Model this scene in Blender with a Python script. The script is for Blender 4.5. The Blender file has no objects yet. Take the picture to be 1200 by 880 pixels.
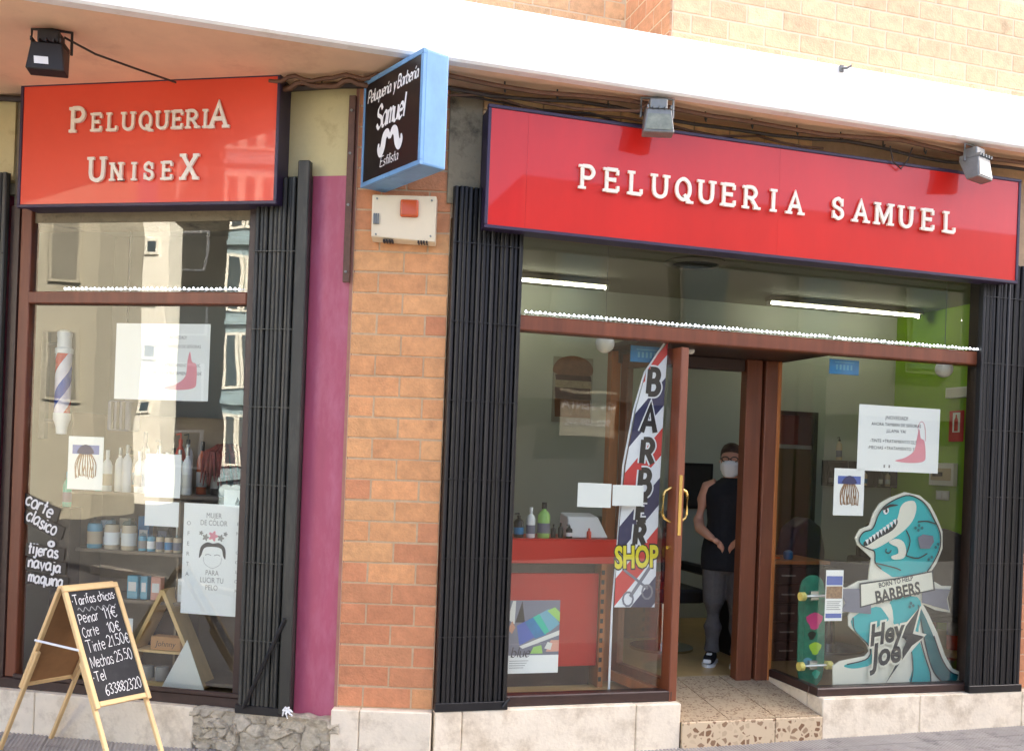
import bpy, bmesh, math, random
from mathutils import Vector, Matrix
random.seed(7)
SC = bpy.context.scene
COL = SC.collection

# ------------------------------------------------------------------ camera, sky, sun, exposure
CZ = 1.72
cam_d = bpy.data.cameras.new('camera')
cam = bpy.data.objects.new('camera', cam_d); COL.objects.link(cam)
cam_d.sensor_fit = 'HORIZONTAL'; cam_d.sensor_width = 36.0
cam_d.lens = 36.0 * 1150 / 1200
cam_d.shift_y = 0.0817
cam_d.clip_start = 0.05; cam_d.clip_end = 2000
cam.location = (0, 0, CZ)
cam.rotation_euler = (Matrix.Rotation(math.pi / 2, 3, 'X') @ Matrix.Rotation(0.0373, 3, 'Z')).to_euler()
SC.camera = cam

SUN_AZ, SUN_EL = math.radians(29), math.radians(47)      # azimuth from +X towards +Y
sdir = Vector((math.cos(SUN_EL) * math.cos(SUN_AZ), math.cos(SUN_EL) * math.sin(SUN_AZ), math.sin(SUN_EL)))
w = bpy.data.worlds.new('World'); SC.world = w; w.use_nodes = True
nt = w.node_tree
bg = nt.nodes['Background']; sky = nt.nodes.new('ShaderNodeTexSky')
sky.sky_type = 'NISHITA'; sky.sun_disc = False
sky.sun_elevation = SUN_EL; sky.sun_rotation = math.pi / 2 - SUN_AZ
sky.air_density = .45; sky.dust_density = 5.0; sky.ozone_density = .2
nt.links.new(sky.outputs[0], bg.inputs[0]); bg.inputs[1].default_value = 0.11
sun_d = bpy.data.lights.new('sun', 'SUN'); sun_d.energy = 5.0; sun_d.angle = math.radians(0.5); sun_d.color = (1, .90, .76)
sun = bpy.data.objects.new('sun', sun_d); COL.objects.link(sun)
sun.rotation_euler = sdir.to_track_quat('Z', 'Y').to_euler(); sun.location = (0, 0, 30)
SC.view_settings.view_transform = 'Standard'; SC.view_settings.look = 'None'
SC.view_settings.gamma = 1.0; SC.view_settings.use_curve_mapping = False
SC.view_settings.exposure = 3.22
SC.render.engine = 'CYCLES'
SC.cycles.use_denoising = True
SC.cycles.max_bounces = 8; SC.cycles.diffuse_bounces = 4; SC.cycles.glossy_bounces = 4; SC.cycles.transparent_max_bounces = 16
SC.cycles.caustics_reflective = False; SC.cycles.caustics_refractive = False
SC.cycles.sample_clamp_indirect = 6.0

# ------------------------------------------------------------------ frames: R (long shopfront), L (left shopfront), P (corner pillar), W (world)
FR = {'R': (-.41, 5.75, .286), 'L': (-.975, 5.75, -.197), 'P': (-.41, 5.75, 0.0), 'W': (0, 0, 0)}
def wpos(fr, s, d, z):
    ox, oy, a = FR[fr]; c, q = math.cos(a), math.sin(a)
    return Vector((ox + c * s - q * d, oy + q * s + c * d, z))
GZ = lambda X: -.06 + .012 * X          # the pavement falls a little to the left

# ------------------------------------------------------------------ materials
def lin(r, g=None, b=None):
    if g is None: g = b = r
    f = lambda v: (v / 255 / 12.92) if v / 255 <= .04045 else ((v / 255 + .055) / 1.055) ** 2.4
    return (f(r), f(g), f(b), 1)
M = {}
def mat(name, col, rough=.6, spec=.5, metal=0, var=.0, vscale=8, bump=0, bscale=60, emit=0, rnd=0, coat=0, dirt=None, dscale=3, dlo=.5, dhi=.75, objcol=False, stretch=None):
    m = bpy.data.materials.new(name); m.use_nodes = True; M[name] = m
    n = m.node_tree.nodes; l = m.node_tree.links; p = n['Principled BSDF']
    p.inputs['Roughness'].default_value = rough; p.inputs['Specular IOR Level'].default_value = spec; p.inputs['Metallic'].default_value = metal
    p.inputs['Coat Weight'].default_value = coat; p.inputs['Coat Roughness'].default_value = .03
    rgb = n.new('ShaderNodeRGB'); rgb.outputs[0].default_value = col; out = rgb.outputs[0]
    geo = n.new('ShaderNodeNewGeometry'); pos = geo.outputs['Position']
    if stretch:
        mp = n.new('ShaderNodeMapping'); mp.inputs['Scale'].default_value = stretch; l.new(pos, mp.inputs[0]); pos = mp.outputs[0]
    if objcol:
        oi = n.new('ShaderNodeObjectInfo'); out = oi.outputs['Color']
    def hsv(src, facsock, amt):
        mr = n.new('ShaderNodeMapRange'); mr.inputs[3].default_value = 1 - amt; mr.inputs[4].default_value = 1 + amt; l.new(facsock, mr.inputs[0])
        mx = n.new('ShaderNodeVectorMath'); mx.operation = 'SCALE'; l.new(src, mx.inputs[0]); l.new(mr.outputs[0], mx.inputs['Scale'])
        return mx.outputs[0]
    if var:
        no = n.new('ShaderNodeTexNoise'); no.inputs['Scale'].default_value = vscale; no.inputs['Detail'].default_value = 6; no.inputs['Roughness'].default_value = .65
        l.new(pos, no.inputs[0])
        r2 = n.new('ShaderNodeMapRange'); r2.inputs[1].default_value = .28; r2.inputs[2].default_value = .72; l.new(no.outputs[0], r2.inputs[0])
        out = hsv(out, r2.outputs[0], var)
    if rnd:
        oi = n.new('ShaderNodeObjectInfo'); out = hsv(out, oi.outputs['Random'], rnd)
    if dirt:
        no = n.new('ShaderNodeTexNoise'); no.inputs['Scale'].default_value = dscale; no.inputs['Detail'].default_value = 8; no.inputs['Roughness'].default_value = .7
        l.new(pos, no.inputs[0])
        r2 = n.new('ShaderNodeMapRange'); r2.inputs[1].default_value = dlo; r2.inputs[2].default_value = dhi; l.new(no.outputs[0], r2.inputs[0])
        mx = n.new('ShaderNodeMix'); mx.data_type = 'RGBA'; l.new(r2.outputs[0], mx.inputs[0]); l.new(out, mx.inputs[6]); mx.inputs[7].default_value = dirt; out = mx.outputs[2]
    l.new(out, p.inputs['Base Color'])
    if bump:
        no = n.new('ShaderNodeTexNoise'); no.inputs['Scale'].default_value = bscale; no.inputs['Detail'].default_value = 5; l.new(pos, no.inputs[0])
        b = n.new('ShaderNodeBump'); b.inputs['Strength'].default_value = bump; b.inputs['Distance'].default_value = .01; l.new(no.outputs[0], b.inputs['Height']); l.new(b.outputs[0], p.inputs['Normal'])
    if emit:
        p.inputs['Emission Color'].default_value = col; p.inputs['Emission Strength'].default_value = emit
    return m

def glass(name, tint, ior):
    m = bpy.data.materials.new(name); m.use_nodes = True; M[name] = m
    n = m.node_tree.nodes; l = m.node_tree.links; n.remove(n['Principled BSDF'])
    t = n.new('ShaderNodeBsdfTransparent'); t.inputs[0].default_value = tint
    g = n.new('ShaderNodeBsdfGlossy'); g.inputs['Roughness'].default_value = .0; g.inputs[0].default_value = (1, 1, 1, 1)
    f = n.new('ShaderNodeFresnel'); f.inputs[0].default_value = ior
    gm = n.new('ShaderNodeNewGeometry'); mi = n.new('ShaderNodeMix'); l.new(gm.outputs['Backfacing'], mi.inputs[0]); mi.inputs[2].default_value = ior; mi.inputs[3].default_value = 1 / ior; l.new(mi.outputs[0], f.inputs[0])   # same reflectance from both sides of the sheet
    ps = n.new('ShaderNodeNewGeometry'); wn_ = n.new('ShaderNodeTexNoise'); wn_.inputs['Scale'].default_value = 2.2; wn_.inputs['Detail'].default_value = 1; l.new(ps.outputs['Position'], wn_.inputs[0])
    bp_ = n.new('ShaderNodeBump'); bp_.inputs['Strength'].default_value = .2; bp_.inputs['Distance'].default_value = .006; l.new(wn_.outputs[0], bp_.inputs['Height']); l.new(bp_.outputs[0], g.inputs['Normal'])
    x = n.new('ShaderNodeMixShader'); l.new(f.outputs[0], x.inputs[0]); l.new(t.outputs[0], x.inputs[1]); l.new(g.outputs[0], x.inputs[2])
    l.new(x.outputs[0], n['Material Output'].inputs[0])
glass('glass', (.95, .97, .95, 1), 1.52)
glass('clear_glass', (.8, .9, .92, 1), 1.5)

mat('white_paint', lin(250, 247, 240), .7, var=.04, vscale=3, bump=.15, bscale=40, dirt=lin(214, 202, 182), dscale=6, dlo=.56, dhi=.85, stretch=(1, 1, .12))
mat('soffit', lin(242, 204, 168), .8, var=.09, vscale=2.2, bump=.15, bscale=30, dirt=lin(200, 150, 116), dscale=1.6, dlo=.55, dhi=.85)
mat('brick', (.5, .25, .12, 1), .8, spec=.3, var=.16, vscale=18, bump=.45, bscale=90, rnd=.06, objcol=True, dirt=lin(150, 104, 74), dscale=5, dlo=.58, dhi=.9)
mat('mortar_pale', lin(236, 220, 190), .9, var=.06, vscale=20)
mat('mortar', lin(196, 168, 134), .9, spec=.2, var=.12, vscale=30, bump=.3, bscale=120)
mat('purple', lin(174, 80, 104), .5, var=.10, vscale=5, bump=.2, bscale=22, dirt=lin(192, 116, 138), dscale=7, dlo=.5, dhi=.85, stretch=(1, 1, .3))
mat('yellow', lin(206, 194, 144), .7, var=.1, vscale=4, bump=.1, bscale=25, dirt=lin(150, 130, 85), dscale=4, dlo=.55, dhi=.8)
mat('concrete', lin(150, 138, 112), .9, var=.25, vscale=6, bump=.4, bscale=40, dirt=lin(80, 72, 58), dscale=6, dlo=.5, dhi=.7)
mat('black_metal', lin(24, 23, 24), .42, rnd=.35, spec=.45, var=.35, vscale=9, dirt=lin(52, 49, 46), dscale=14, dlo=.58, dhi=.9, stretch=(1, 1, .15))
mat('grey_metal', lin(52, 52, 46), .45, rnd=.35, spec=.5, var=.3, vscale=9, dirt=lin(92, 88, 78), dscale=12, dlo=.5, dhi=.85, stretch=(1, 1, .15))
mat('plinth', lin(234, 220, 194), .75, var=.10, vscale=4, bump=.25, bscale=50, dirt=lin(156, 132, 98), dscale=5, dlo=.47, dhi=.82)
mat('stone_rough', lin(190, 178, 154), .9, var=.22, vscale=22, bump=.9, bscale=60, dirt=lin(112, 100, 82), dscale=9, dlo=.5, dhi=.75)
mat('paver', lin(164, 158, 150), .85, var=.12, vscale=9, bump=.2, bscale=120, rnd=.06, dirt=lin(104, 100, 96), dscale=7, dlo=.55, dhi=.8)
mat('paving_bed', lin(150, 144, 134), .9, var=.15, vscale=5)
mat('asphalt', lin(64, 63, 62), .9, var=.15, vscale=6, bump=.2, bscale=120)
mat('street_paint', lin(220, 220, 214), .8, var=.1, vscale=7)
mat('wood_red', lin(116, 64, 40), .42, spec=.5, var=.28, vscale=14, stretch=(1, 1, .08), bump=.06, bscale=60)
mat('wood_orange', lin(176, 104, 48), .45, spec=.5, var=.2, vscale=14, stretch=(1, 1, .08))
mat('wood_dark', lin(60, 42, 36), .4, spec=.5, var=.3, vscale=9)
mat('red_acrylic', lin(208, 32, 22), .4, spec=.3, var=.09, vscale=2.5, stretch=(1, 1, .3), coat=.6)
mat('red_acrylic_light', lin(236, 84, 58), .4, spec=.3, var=.05, vscale=1.2, coat=.45)
mat('sign_frame', lin(52, 40, 66), .4, var=.15, vscale=10)
mat('letter', lin(246, 238, 218), .5, var=.04, vscale=15)
mat('letter_side', lin(120, 90, 70), .6)
mat('blue_paint', lin(112, 158, 200), .5, var=.16, vscale=6, dirt=lin(60, 108, 160), dscale=5, dlo=.55, dhi=.75, stretch=(1, 1, .5))
mat('sign_black', lin(30, 26, 26), .3, var=.1, vscale=5)
mat('print_white', lin(240, 240, 238), .6)
mat('cream_plastic', lin(228, 214, 184), .45, var=.04, vscale=8)
mat('lens_orange', lin(196, 86, 40), .25)
mat('rust_steel', lin(96, 66, 52), .6, var=.25, vscale=20)
mat('cable_brown', lin(104, 72, 52), .6, var=.2, vscale=15)
mat('cable_dark', lin(54, 42, 36), .6, var=.2, vscale=15)
mat('lamp_black', lin(34, 30, 28), .5, var=.2, vscale=20)
mat('lamp_grey', lin(128, 130, 126), .45, var=.15, vscale=20, metal=.3)
mat('lamp_glass', lin(132, 136, 120), .12, var=.3, vscale=25)
mat('chrome', lin(200, 196, 186), .2, metal=1)
mat('brass', lin(226, 190, 110), .25, metal=.8)
mat('pine', lin(226, 190, 132), .55, var=.1, vscale=14, stretch=(1, 1, .15), bump=.05)
mat('hardboard', lin(150, 108, 66), .8, var=.1, vscale=16)
mat('chalkboard', lin(30, 30, 31), .7, var=.25, vscale=7, dirt=lin(58, 58, 58), dscale=6, dlo=.55, dhi=.9)
mat('chalk', lin(226, 224, 218), .9)
mat('chalk_dim', lin(150, 150, 146), .9)
mat('paper', lin(246, 245, 240), .7)
mat('paper_dim', lin(224, 222, 214), .7)
mat('ink', lin(70, 66, 66), .7)
mat('ink_light', lin(150, 146, 140), .7)
mat('pink_ink', lin(232, 150, 160), .6)
mat('hair_ink', lin(150, 112, 78), .7, var=.5, vscale=60)
mat('blue_ink', lin(74, 98, 176), .6)
mat('wall_pale', lin(190, 195, 182), .8, var=.03, vscale=2)
mat('wall_green', lin(140, 182, 40), .7, var=.04, vscale=2)
mat('wall_dim', lin(156, 152, 138), .8, var=.06, vscale=2)
mat('ceiling_paint', lin(160, 157, 138), .8, var=.03, vscale=2)
mat('floor_tile', lin(190, 158, 104), .35, var=.12, vscale=4)
mat('red_lacquer', lin(214, 36, 28), .35, var=.03, vscale=2)
mat('black_plastic', lin(28, 28, 30), .4)
mat('navy_leather', lin(30, 36, 58), .45, var=.1, vscale=12)
mat('grey_leather', lin(52, 50, 50), .5, var=.15, vscale=12)
mat('dark_opening', lin(70, 74, 40), .5, var=.1, vscale=3)
mat('maroon', lin(92, 36, 32), .6)
mat('tube', (1, .98, .8, 1), .5, emit=3.2)
mat('led', (.86, .93, 1, 1), .5, emit=.9)
mat('globe', lin(244, 242, 232), .3)
mat('sign_blue', lin(36, 120, 170), .4, var=.2, vscale=20)
mat('sign_red', lin(206, 40, 36), .5)
mat('bottle_white', lin(240, 240, 236), .35)
mat('bottle_green', lin(160, 206, 110), .3)
mat('bottle_teal', lin(40, 190, 160), .3)
mat('bottle_red', lin(214, 70, 44), .35)
mat('jar_blue', lin(110, 170, 190), .25)
mat('jar_tan', lin(206, 186, 156), .25)
mat('box_blue', lin(36, 160, 200), .45)
mat('box_pink', lin(220, 160, 140), .5)
mat('cardboard', lin(196, 146, 98), .8, var=.06, vscale=20)
mat('shelf_wood', lin(126, 108, 88), .6, var=.1, vscale=8)
mat('silver', lin(210, 210, 206), .25, metal=.7)
mat('wig_red', lin(120, 44, 36), .6, var=.5, vscale=60)
mat('skin', lin(206, 150, 122), .55, var=.04, vscale=20)
mat('hair', lin(64, 44, 32), .6, var=.3, vscale=60)
mat('vest_black', lin(20, 20, 24), .8, var=.2, vscale=20, bump=1, bscale=9)
mat('trousers', lin(92, 88, 86), .85, var=.16, vscale=25, bump=1, bscale=11)
mat('mask_white', lin(238, 238, 236), .8)
mat('dino_teal', lin(20, 178, 182), .45)
mat('dino_dark', lin(10, 112, 118), .45)
mat('dino_cream', lin(236, 232, 214), .45)
mat('dino_line', lin(28, 38, 44), .5)
mat('flag_red', lin(206, 48, 50), .6)
mat('flag_navy', lin(40, 42, 84), .6)
mat('flag_white', lin(236, 236, 240), .6)
mat('flag_black', lin(26, 22, 26), .6)
mat('flag_yellow', lin(232, 214, 40), .6)
mat('flag_grey', lin(120, 120, 134), .6)
mat('teal_deck', lin(30, 120, 96), .4, var=.3, vscale=30)
mat('lime', lin(170, 210, 60), .4)
mat('pink_paint', lin(228, 70, 140), .4)
mat('wheel_yellow', lin(232, 216, 120), .4)
mat('terrazzo', lin(206, 184, 152), .55, var=.05, vscale=20)
# terrazzo chips: voronoi cells with brown centres
def chips(name, scale, lo, hi, gap):
    m = M[name]; n = m.node_tree.nodes; l = m.node_tree.links; p = n['Principled BSDF']
    g = n.new('ShaderNodeNewGeometry')
    ns = n.new('ShaderNodeTexNoise'); ns.inputs['Scale'].default_value = 14; l.new(g.outputs['Position'], ns.inputs[0])
    va = n.new('ShaderNodeVectorMath'); va.operation = 'MULTIPLY_ADD'; va.inputs[1].default_value = (.03, .03, .03); l.new(ns.outputs['Color'], va.inputs[0]); l.new(g.outputs['Position'], va.inputs[2])
    e = n.new('ShaderNodeTexVoronoi'); e.feature = 'DISTANCE_TO_EDGE'; e.inputs['Scale'].default_value = scale; l.new(va.outputs[0], e.inputs[0])
    v = n.new('ShaderNodeTexVoronoi'); v.inputs['Scale'].default_value = scale; l.new(va.outputs[0], v.inputs[0])
    sp = n.new('ShaderNodeSeparateColor'); l.new(v.outputs['Color'], sp.inputs[0])
    gt = n.new('ShaderNodeMapRange'); gt.inputs[1].default_value = gap; gt.inputs[2].default_value = gap + .04; l.new(e.outputs[0], gt.inputs[0])
    th = n.new('ShaderNodeMapRange'); th.inputs[1].default_value = .25; th.inputs[2].default_value = .8; l.new(sp.outputs[0], th.inputs[0])
    mu = n.new('ShaderNodeMath'); mu.operation = 'MULTIPLY'; l.new(gt.outputs[0], mu.inputs[0]); l.new(th.outputs[0], mu.inputs[1])
    x = n.new('ShaderNodeMix'); x.data_type = 'RGBA'; l.new(mu.outputs[0], x.inputs[0]); x.inputs[6].default_value = lo; x.inputs[7].default_value = hi
    l.new(x.outputs[2], p.inputs['Base Color'])
mat('floor_speckle', lin(176, 156, 128), .5)
chips('terrazzo', 25, lin(206, 184, 150), lin(128, 94, 66), .13); chips('floor_speckle', 46, lin(180, 160, 130), lin(124, 96, 70), .12)
def brickmat(name, c1, c2, mort, bw=.25, bh=.118):
    m = mat(name, c1, .85); n = m.node_tree.nodes; l = m.node_tree.links; p = n['Principled BSDF']
    tc = n.new('ShaderNodeTexCoord'); mp = n.new('ShaderNodeMapping'); mp.inputs['Rotation'].default_value = (math.pi / 2, 0, 0)
    l.new(tc.outputs['Object'], mp.inputs[0])
    b = n.new('ShaderNodeTexBrick'); b.inputs['Color1'].default_value = c1; b.inputs['Color2'].default_value = c2; b.inputs['Mortar'].default_value = mort
    b.inputs['Scale'].default_value = 1; b.inputs['Brick Width'].default_value = bw; b.inputs['Row Height'].default_value = bh; b.inputs['Mortar Size'].default_value = .006
    l.new(mp.outputs[0], b.inputs[0]); l.new(b.outputs['Color'], p.inputs['Base Color'])
brickmat('brick_far', lin(246, 212, 168), lin(238, 200, 154), lin(236, 220, 190)); brickmat('brick_far_red', lin(204, 136, 96), lin(192, 126, 88), lin(196, 168, 134))  # brick_far: same brick, lightened to imitate brighter light on the upper floors
def stripes(name, period, ang, cols, stops, axis=(0, 2)):
    """flat print of diagonal bands in object space"""
    m = mat(name, cols[0], .55); n = m.node_tree.nodes; l = m.node_tree.links; p = n['Principled BSDF']
    tc = n.new('ShaderNodeTexCoord'); sx = n.new('ShaderNodeSeparateXYZ'); l.new(tc.outputs['Object'], sx.inputs[0])
    a = n.new('ShaderNodeMath'); a.operation = 'MULTIPLY'; l.new(sx.outputs[axis[0]], a.inputs[0]); a.inputs[1].default_value = -math.sin(ang) / period
    b = n.new('ShaderNodeMath'); b.operation = 'MULTIPLY_ADD'; l.new(sx.outputs[axis[1]], b.inputs[0]); b.inputs[1].default_value = math.cos(ang) / period; l.new(a.outputs[0], b.inputs[2])
    f = n.new('ShaderNodeMath'); f.operation = 'FRACT'; l.new(b.outputs[0], f.inputs[0])
    r = n.new('ShaderNodeValToRGB'); r.color_ramp.interpolation = 'CONSTANT'; cr = r.color_ramp.elements
    cr[0].position = 0; cr[0].color = cols[0]; cr[1].position = stops[1]; cr[1].color = cols[1]
    for s, c in zip(stops[2:], cols[2:]):
        e = cr.new(s); e.color = c
    l.new(f.outputs[0], r.inputs[0]); l.new(r.outputs[0], p.inputs['Base Color'])
stripes('flag_print', .40, math.radians(50), [lin(236, 236, 240), lin(206, 48, 50), lin(236, 236, 240), lin(40, 42, 84)], [0, .22, .5, .72])
# barber pole print: helix stripes by angle and height
def pole_print():
    m = mat('pole_print', (1, 1, 1, 1), .25); n = m.node_tree.nodes; l = m.node_tree.links; p = n['Principled BSDF']
    tc = n.new('ShaderNodeTexCoord'); sx = n.new('ShaderNodeSeparateXYZ'); l.new(tc.outputs['Object'], sx.inputs[0])
    at = n.new('ShaderNodeMath'); at.operation = 'ARCTAN2'; l.new(sx.outputs[1], at.inputs[0]); l.new(sx.outputs[0], at.inputs[1])
    d = n.new('ShaderNodeMath'); d.operation = 'MULTIPLY'; l.new(at.outputs[0], d.inputs[0]); d.inputs[1].default_value = -1 / (2 * math.pi)
    z = n.new('ShaderNodeMath'); z.operation = 'MULTIPLY_ADD'; l.new(sx.outputs[2], z.inputs[0]); z.inputs[1].default_value = 1 / .46; l.new(d.outputs[0], z.inputs[2])
    f = n.new('ShaderNodeMath'); f.operation = 'FRACT'; l.new(z.outputs[0], f.inputs[0])
    r = n.new('ShaderNodeValToRGB'); r.color_ramp.interpolation = 'CONSTANT'; cr = r.color_ramp.elements
    cr[0].position = 0; cr[0].color = lin(240, 232, 238); cr[1].position = .27; cr[1].color = lin(206, 44, 40)
    e = cr.new(.5); e.color = lin(236, 226, 236); e = cr.new(.76); e.color = lin(28, 76, 172)
    l.new(f.outputs[0], r.inputs[0]); l.new(r.outputs[0], p.inputs['Base Color'])
pole_print()

# ------------------------------------------------------------------ mesh helpers
class MB:
    def __init__(s): s.v = []; s.f = []; s.mi = []
    def add(s, v, f, k=0):
        o = len(s.v); s.v += [tuple(x) for x in v]; s.f += [tuple(i + o for i in q) for q in f]; s.mi += [k] * len(f); return s
    def box(s, x0, x1, y0, y1, z0, z1, k=0):
        return s.add([(x0, y0, z0), (x1, y0, z0), (x1, y1, z0), (x0, y1, z0), (x0, y0, z1), (x1, y0, z1), (x1, y1, z1), (x0, y1, z1)],
                     [(0, 3, 2, 1), (4, 5, 6, 7), (0, 1, 5, 4), (1, 2, 6, 5), (2, 3, 7, 6), (3, 0, 4, 7)], k)
    def prism(s, pts, y0, y1, k=0):
        """outline in x,z extruded from y0 (front) to y1"""
        n = len(pts); a = sum(pts[i][0] * pts[(i + 1) % n][1] - pts[(i + 1) % n][0] * pts[i][1] for i in range(n))
        if a < 0: pts = pts[::-1]
        v = [(x, y0, z) for x, z in pts] + [(x, y1, z) for x, z in pts]
        f = [tuple(range(n)), tuple(range(2 * n - 1, n - 1, -1))] + [(i + n, (i + 1) % n + n, (i + 1) % n, i) for i in range(n)]
        return s.add(v, f, k)
    def flat(s, pts, y, k=0):
        n = len(pts); a = sum(pts[i][0] * pts[(i + 1) % n][1] - pts[(i + 1) % n][0] * pts[i][1] for i in range(n))
        if a < 0: pts = pts[::-1]
        return s.add([(x, y, z) for x, z in pts], [tuple(range(n))], k)
    def lathe(s, prof, cx=0, cy=0, n=16, k=0, z=0):
        v = []; f = []
        for r, h in prof:
            for i in range(n):
                t = 2 * math.pi * i / n; v.append((cx + r * math.cos(t), cy + r * math.sin(t), z + h))
        for j in range(len(prof) - 1):
            for i in range(n):
                f.append((j * n + i, j * n + (i + 1) % n, (j + 1) * n + (i + 1) % n, (j + 1) * n + i))
        f.append(tuple(range(n - 1, -1, -1))); f.append(tuple((len(prof) - 1) * n + i for i in range(n)))
        return s.add(v, f, k)
    def tube(s, pts, r, n=8, k=0, closed=False):
        pts = [Vector(p) for p in pts]; m = len(pts); v = []; f = []
        rr = r if isinstance(r, (list, tuple)) else [r] * m
        up = Vector((0, 0, 1))
        for i, p in enumerate(pts):
            if closed: t = pts[(i + 1) % m] - pts[i - 1]
            else: t = pts[min(i + 1, m - 1)] - pts[max(i - 1, 0)]
            t.normalize(); a = t.cross(up)
            if a.length < .05: a = t.cross(Vector((1, 0, 0)))
            a.normalize(); b = t.cross(a); R = rr[i]
            rx, ry = R if isinstance(R, tuple) else (R, R)
            for q in range(n):
                g = 2 * math.pi * q / n; v.append(p + a * (rx * math.cos(g)) + b * (ry * math.sin(g)))
        for j in range(m if closed else m - 1):
            for q in range(n):
                j2 = (j + 1) % m
                f.append((j * n + q, j * n + (q + 1) % n, j2 * n + (q + 1) % n, j2 * n + q))
        if not closed: f += [tuple(range(n - 1, -1, -1)), tuple((m - 1) * n + q for q in range(n))]
        return s.add(v, f, k)
    def ribbon(s, pts, w, y, thick=0, closed=False, pen=None, k=0):
        """stroke in x,z of width w; thick > 0 extrudes it back from y"""
        m = len(pts); L = []; Rr = []
        for i in range(m):
            p = Vector(pts[i])
            a = Vector(pts[(i - 1) % m] if (closed or i > 0) else pts[i]); b = Vector(pts[(i + 1) % m] if (closed or i < m - 1) else pts[i])
            t1 = (p - a); t2 = (b - p)
            t1 = t1.normalized() if t1.length > 1e-9 else None; t2 = t2.normalized() if t2.length > 1e-9 else None
            t1 = t1 or t2; t2 = t2 or t1
            t = (t1 + t2); t = t.normalized() if t.length > 1e-6 else t1
            nn = Vector((-t.y, t.x)); c = max(.5, nn.dot(Vector((-t1.y, t1.x))))
            hw = w / 2 / c
            if pen is not None: hw *= .3 + .7 * abs(math.sin(math.atan2(t.y, t.x) - pen))
            L.append(p + nn * hw); Rr.append(p - nn * hw)
        segs = m if closed else m - 1
        v = [(q.x, y, q.y) for q in L] + [(q.x, y, q.y) for q in Rr]; f = []
        for i in range(segs):
            j = (i + 1) % m; f.append((m + i, m + j, j, i))
        if thick:
            v += [(q.x, y + thick, q.y) for q in L] + [(q.x, y + thick, q.y) for q in Rr]; o = 2 * m
            for i in range(segs):
                j = (i + 1) % m; f += [(o + i, o + j, o + m + j, o + m + i), (i, j, o + j, o + i), (m + j, m + i, o + m + i, o + m + j)]
            if not closed: f += [(0, o, o + m, m), (m - 1, 2 * m - 1, o + 2 * m - 1, o + m - 1)]
        return s.add(v, f, k)

def mesh_of(mb, name, mats, bev=0, smooth=False, seg=1):
    me = bpy.data.meshes.new(name); me.from_pydata(mb.v, [], mb.f)
    for m in (mats if isinstance(mats, (list, tuple)) else [mats]): me.materials.append(M[m])
    if any(mb.mi): me.polygons.foreach_set('material_index', mb.mi)
    if bev:
        bm = bmesh.new(); bm.from_mesh(me); bmesh.ops.bevel(bm, geom=list(bm.edges), offset=bev, segments=seg, affect='EDGES', profile=.6, clamp_overlap=True); bm.to_mesh(me); bm.free()
    if smooth: me.polygons.foreach_set('use_smooth', [True] * len(me.polygons)); me.set_sharp_from_angle(angle=math.radians(40))
    me.update(); return me
def link(name, me, parent=None, loc=(0, 0, 0), rot=(0, 0, 0)):
    o = bpy.data.objects.new(name, me); COL.objects.link(o); o.location = loc; o.rotation_euler = rot
    if parent is not None: o.parent = parent
    return o
def obj(name, mb, mats, parent=None, loc=(0, 0, 0), rot=(0, 0, 0), bev=0, smooth=False, seg=1, label=None):
    o = link(name, mesh_of(mb, name, mats, bev, smooth, seg), parent, loc, rot)
    if label: o['label'] = label
    return o
def tag(o, label=None, cat=None, group=None, kind=None):
    if label: o['label'] = label
    if cat: o['category'] = cat
    if group: o['group'] = group
    if kind: o['kind'] = kind
    return o
def at(o, fr, s, d, z, rz=0):
    o.location = wpos(fr, s, d, z); o.rotation_euler = (0, 0, FR[fr][2] + rz); return o
def thing(name, label, cat, fr, s, d, z, rz=0, group=None):
    o = bpy.data.objects.new(name, None); COL.objects.link(o); o.empty_display_size = .1
    return tag(at(o, fr, s, d, z, rz), label, cat, group)
def single(name, mb, mats, label, cat, fr, s, d, z, rz=0, group=None, **kw):
    return tag(at(obj(name, mb, mats, **kw), fr, s, d, z, rz), label, cat, group)
def struct(name, mb, mats, fr='W', **kw):
    return tag(at(obj(name, mb, mats, **kw), fr, 0, 0, 0), kind='structure')
def B(*a, k=0): return MB().box(*a, k=k)

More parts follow.
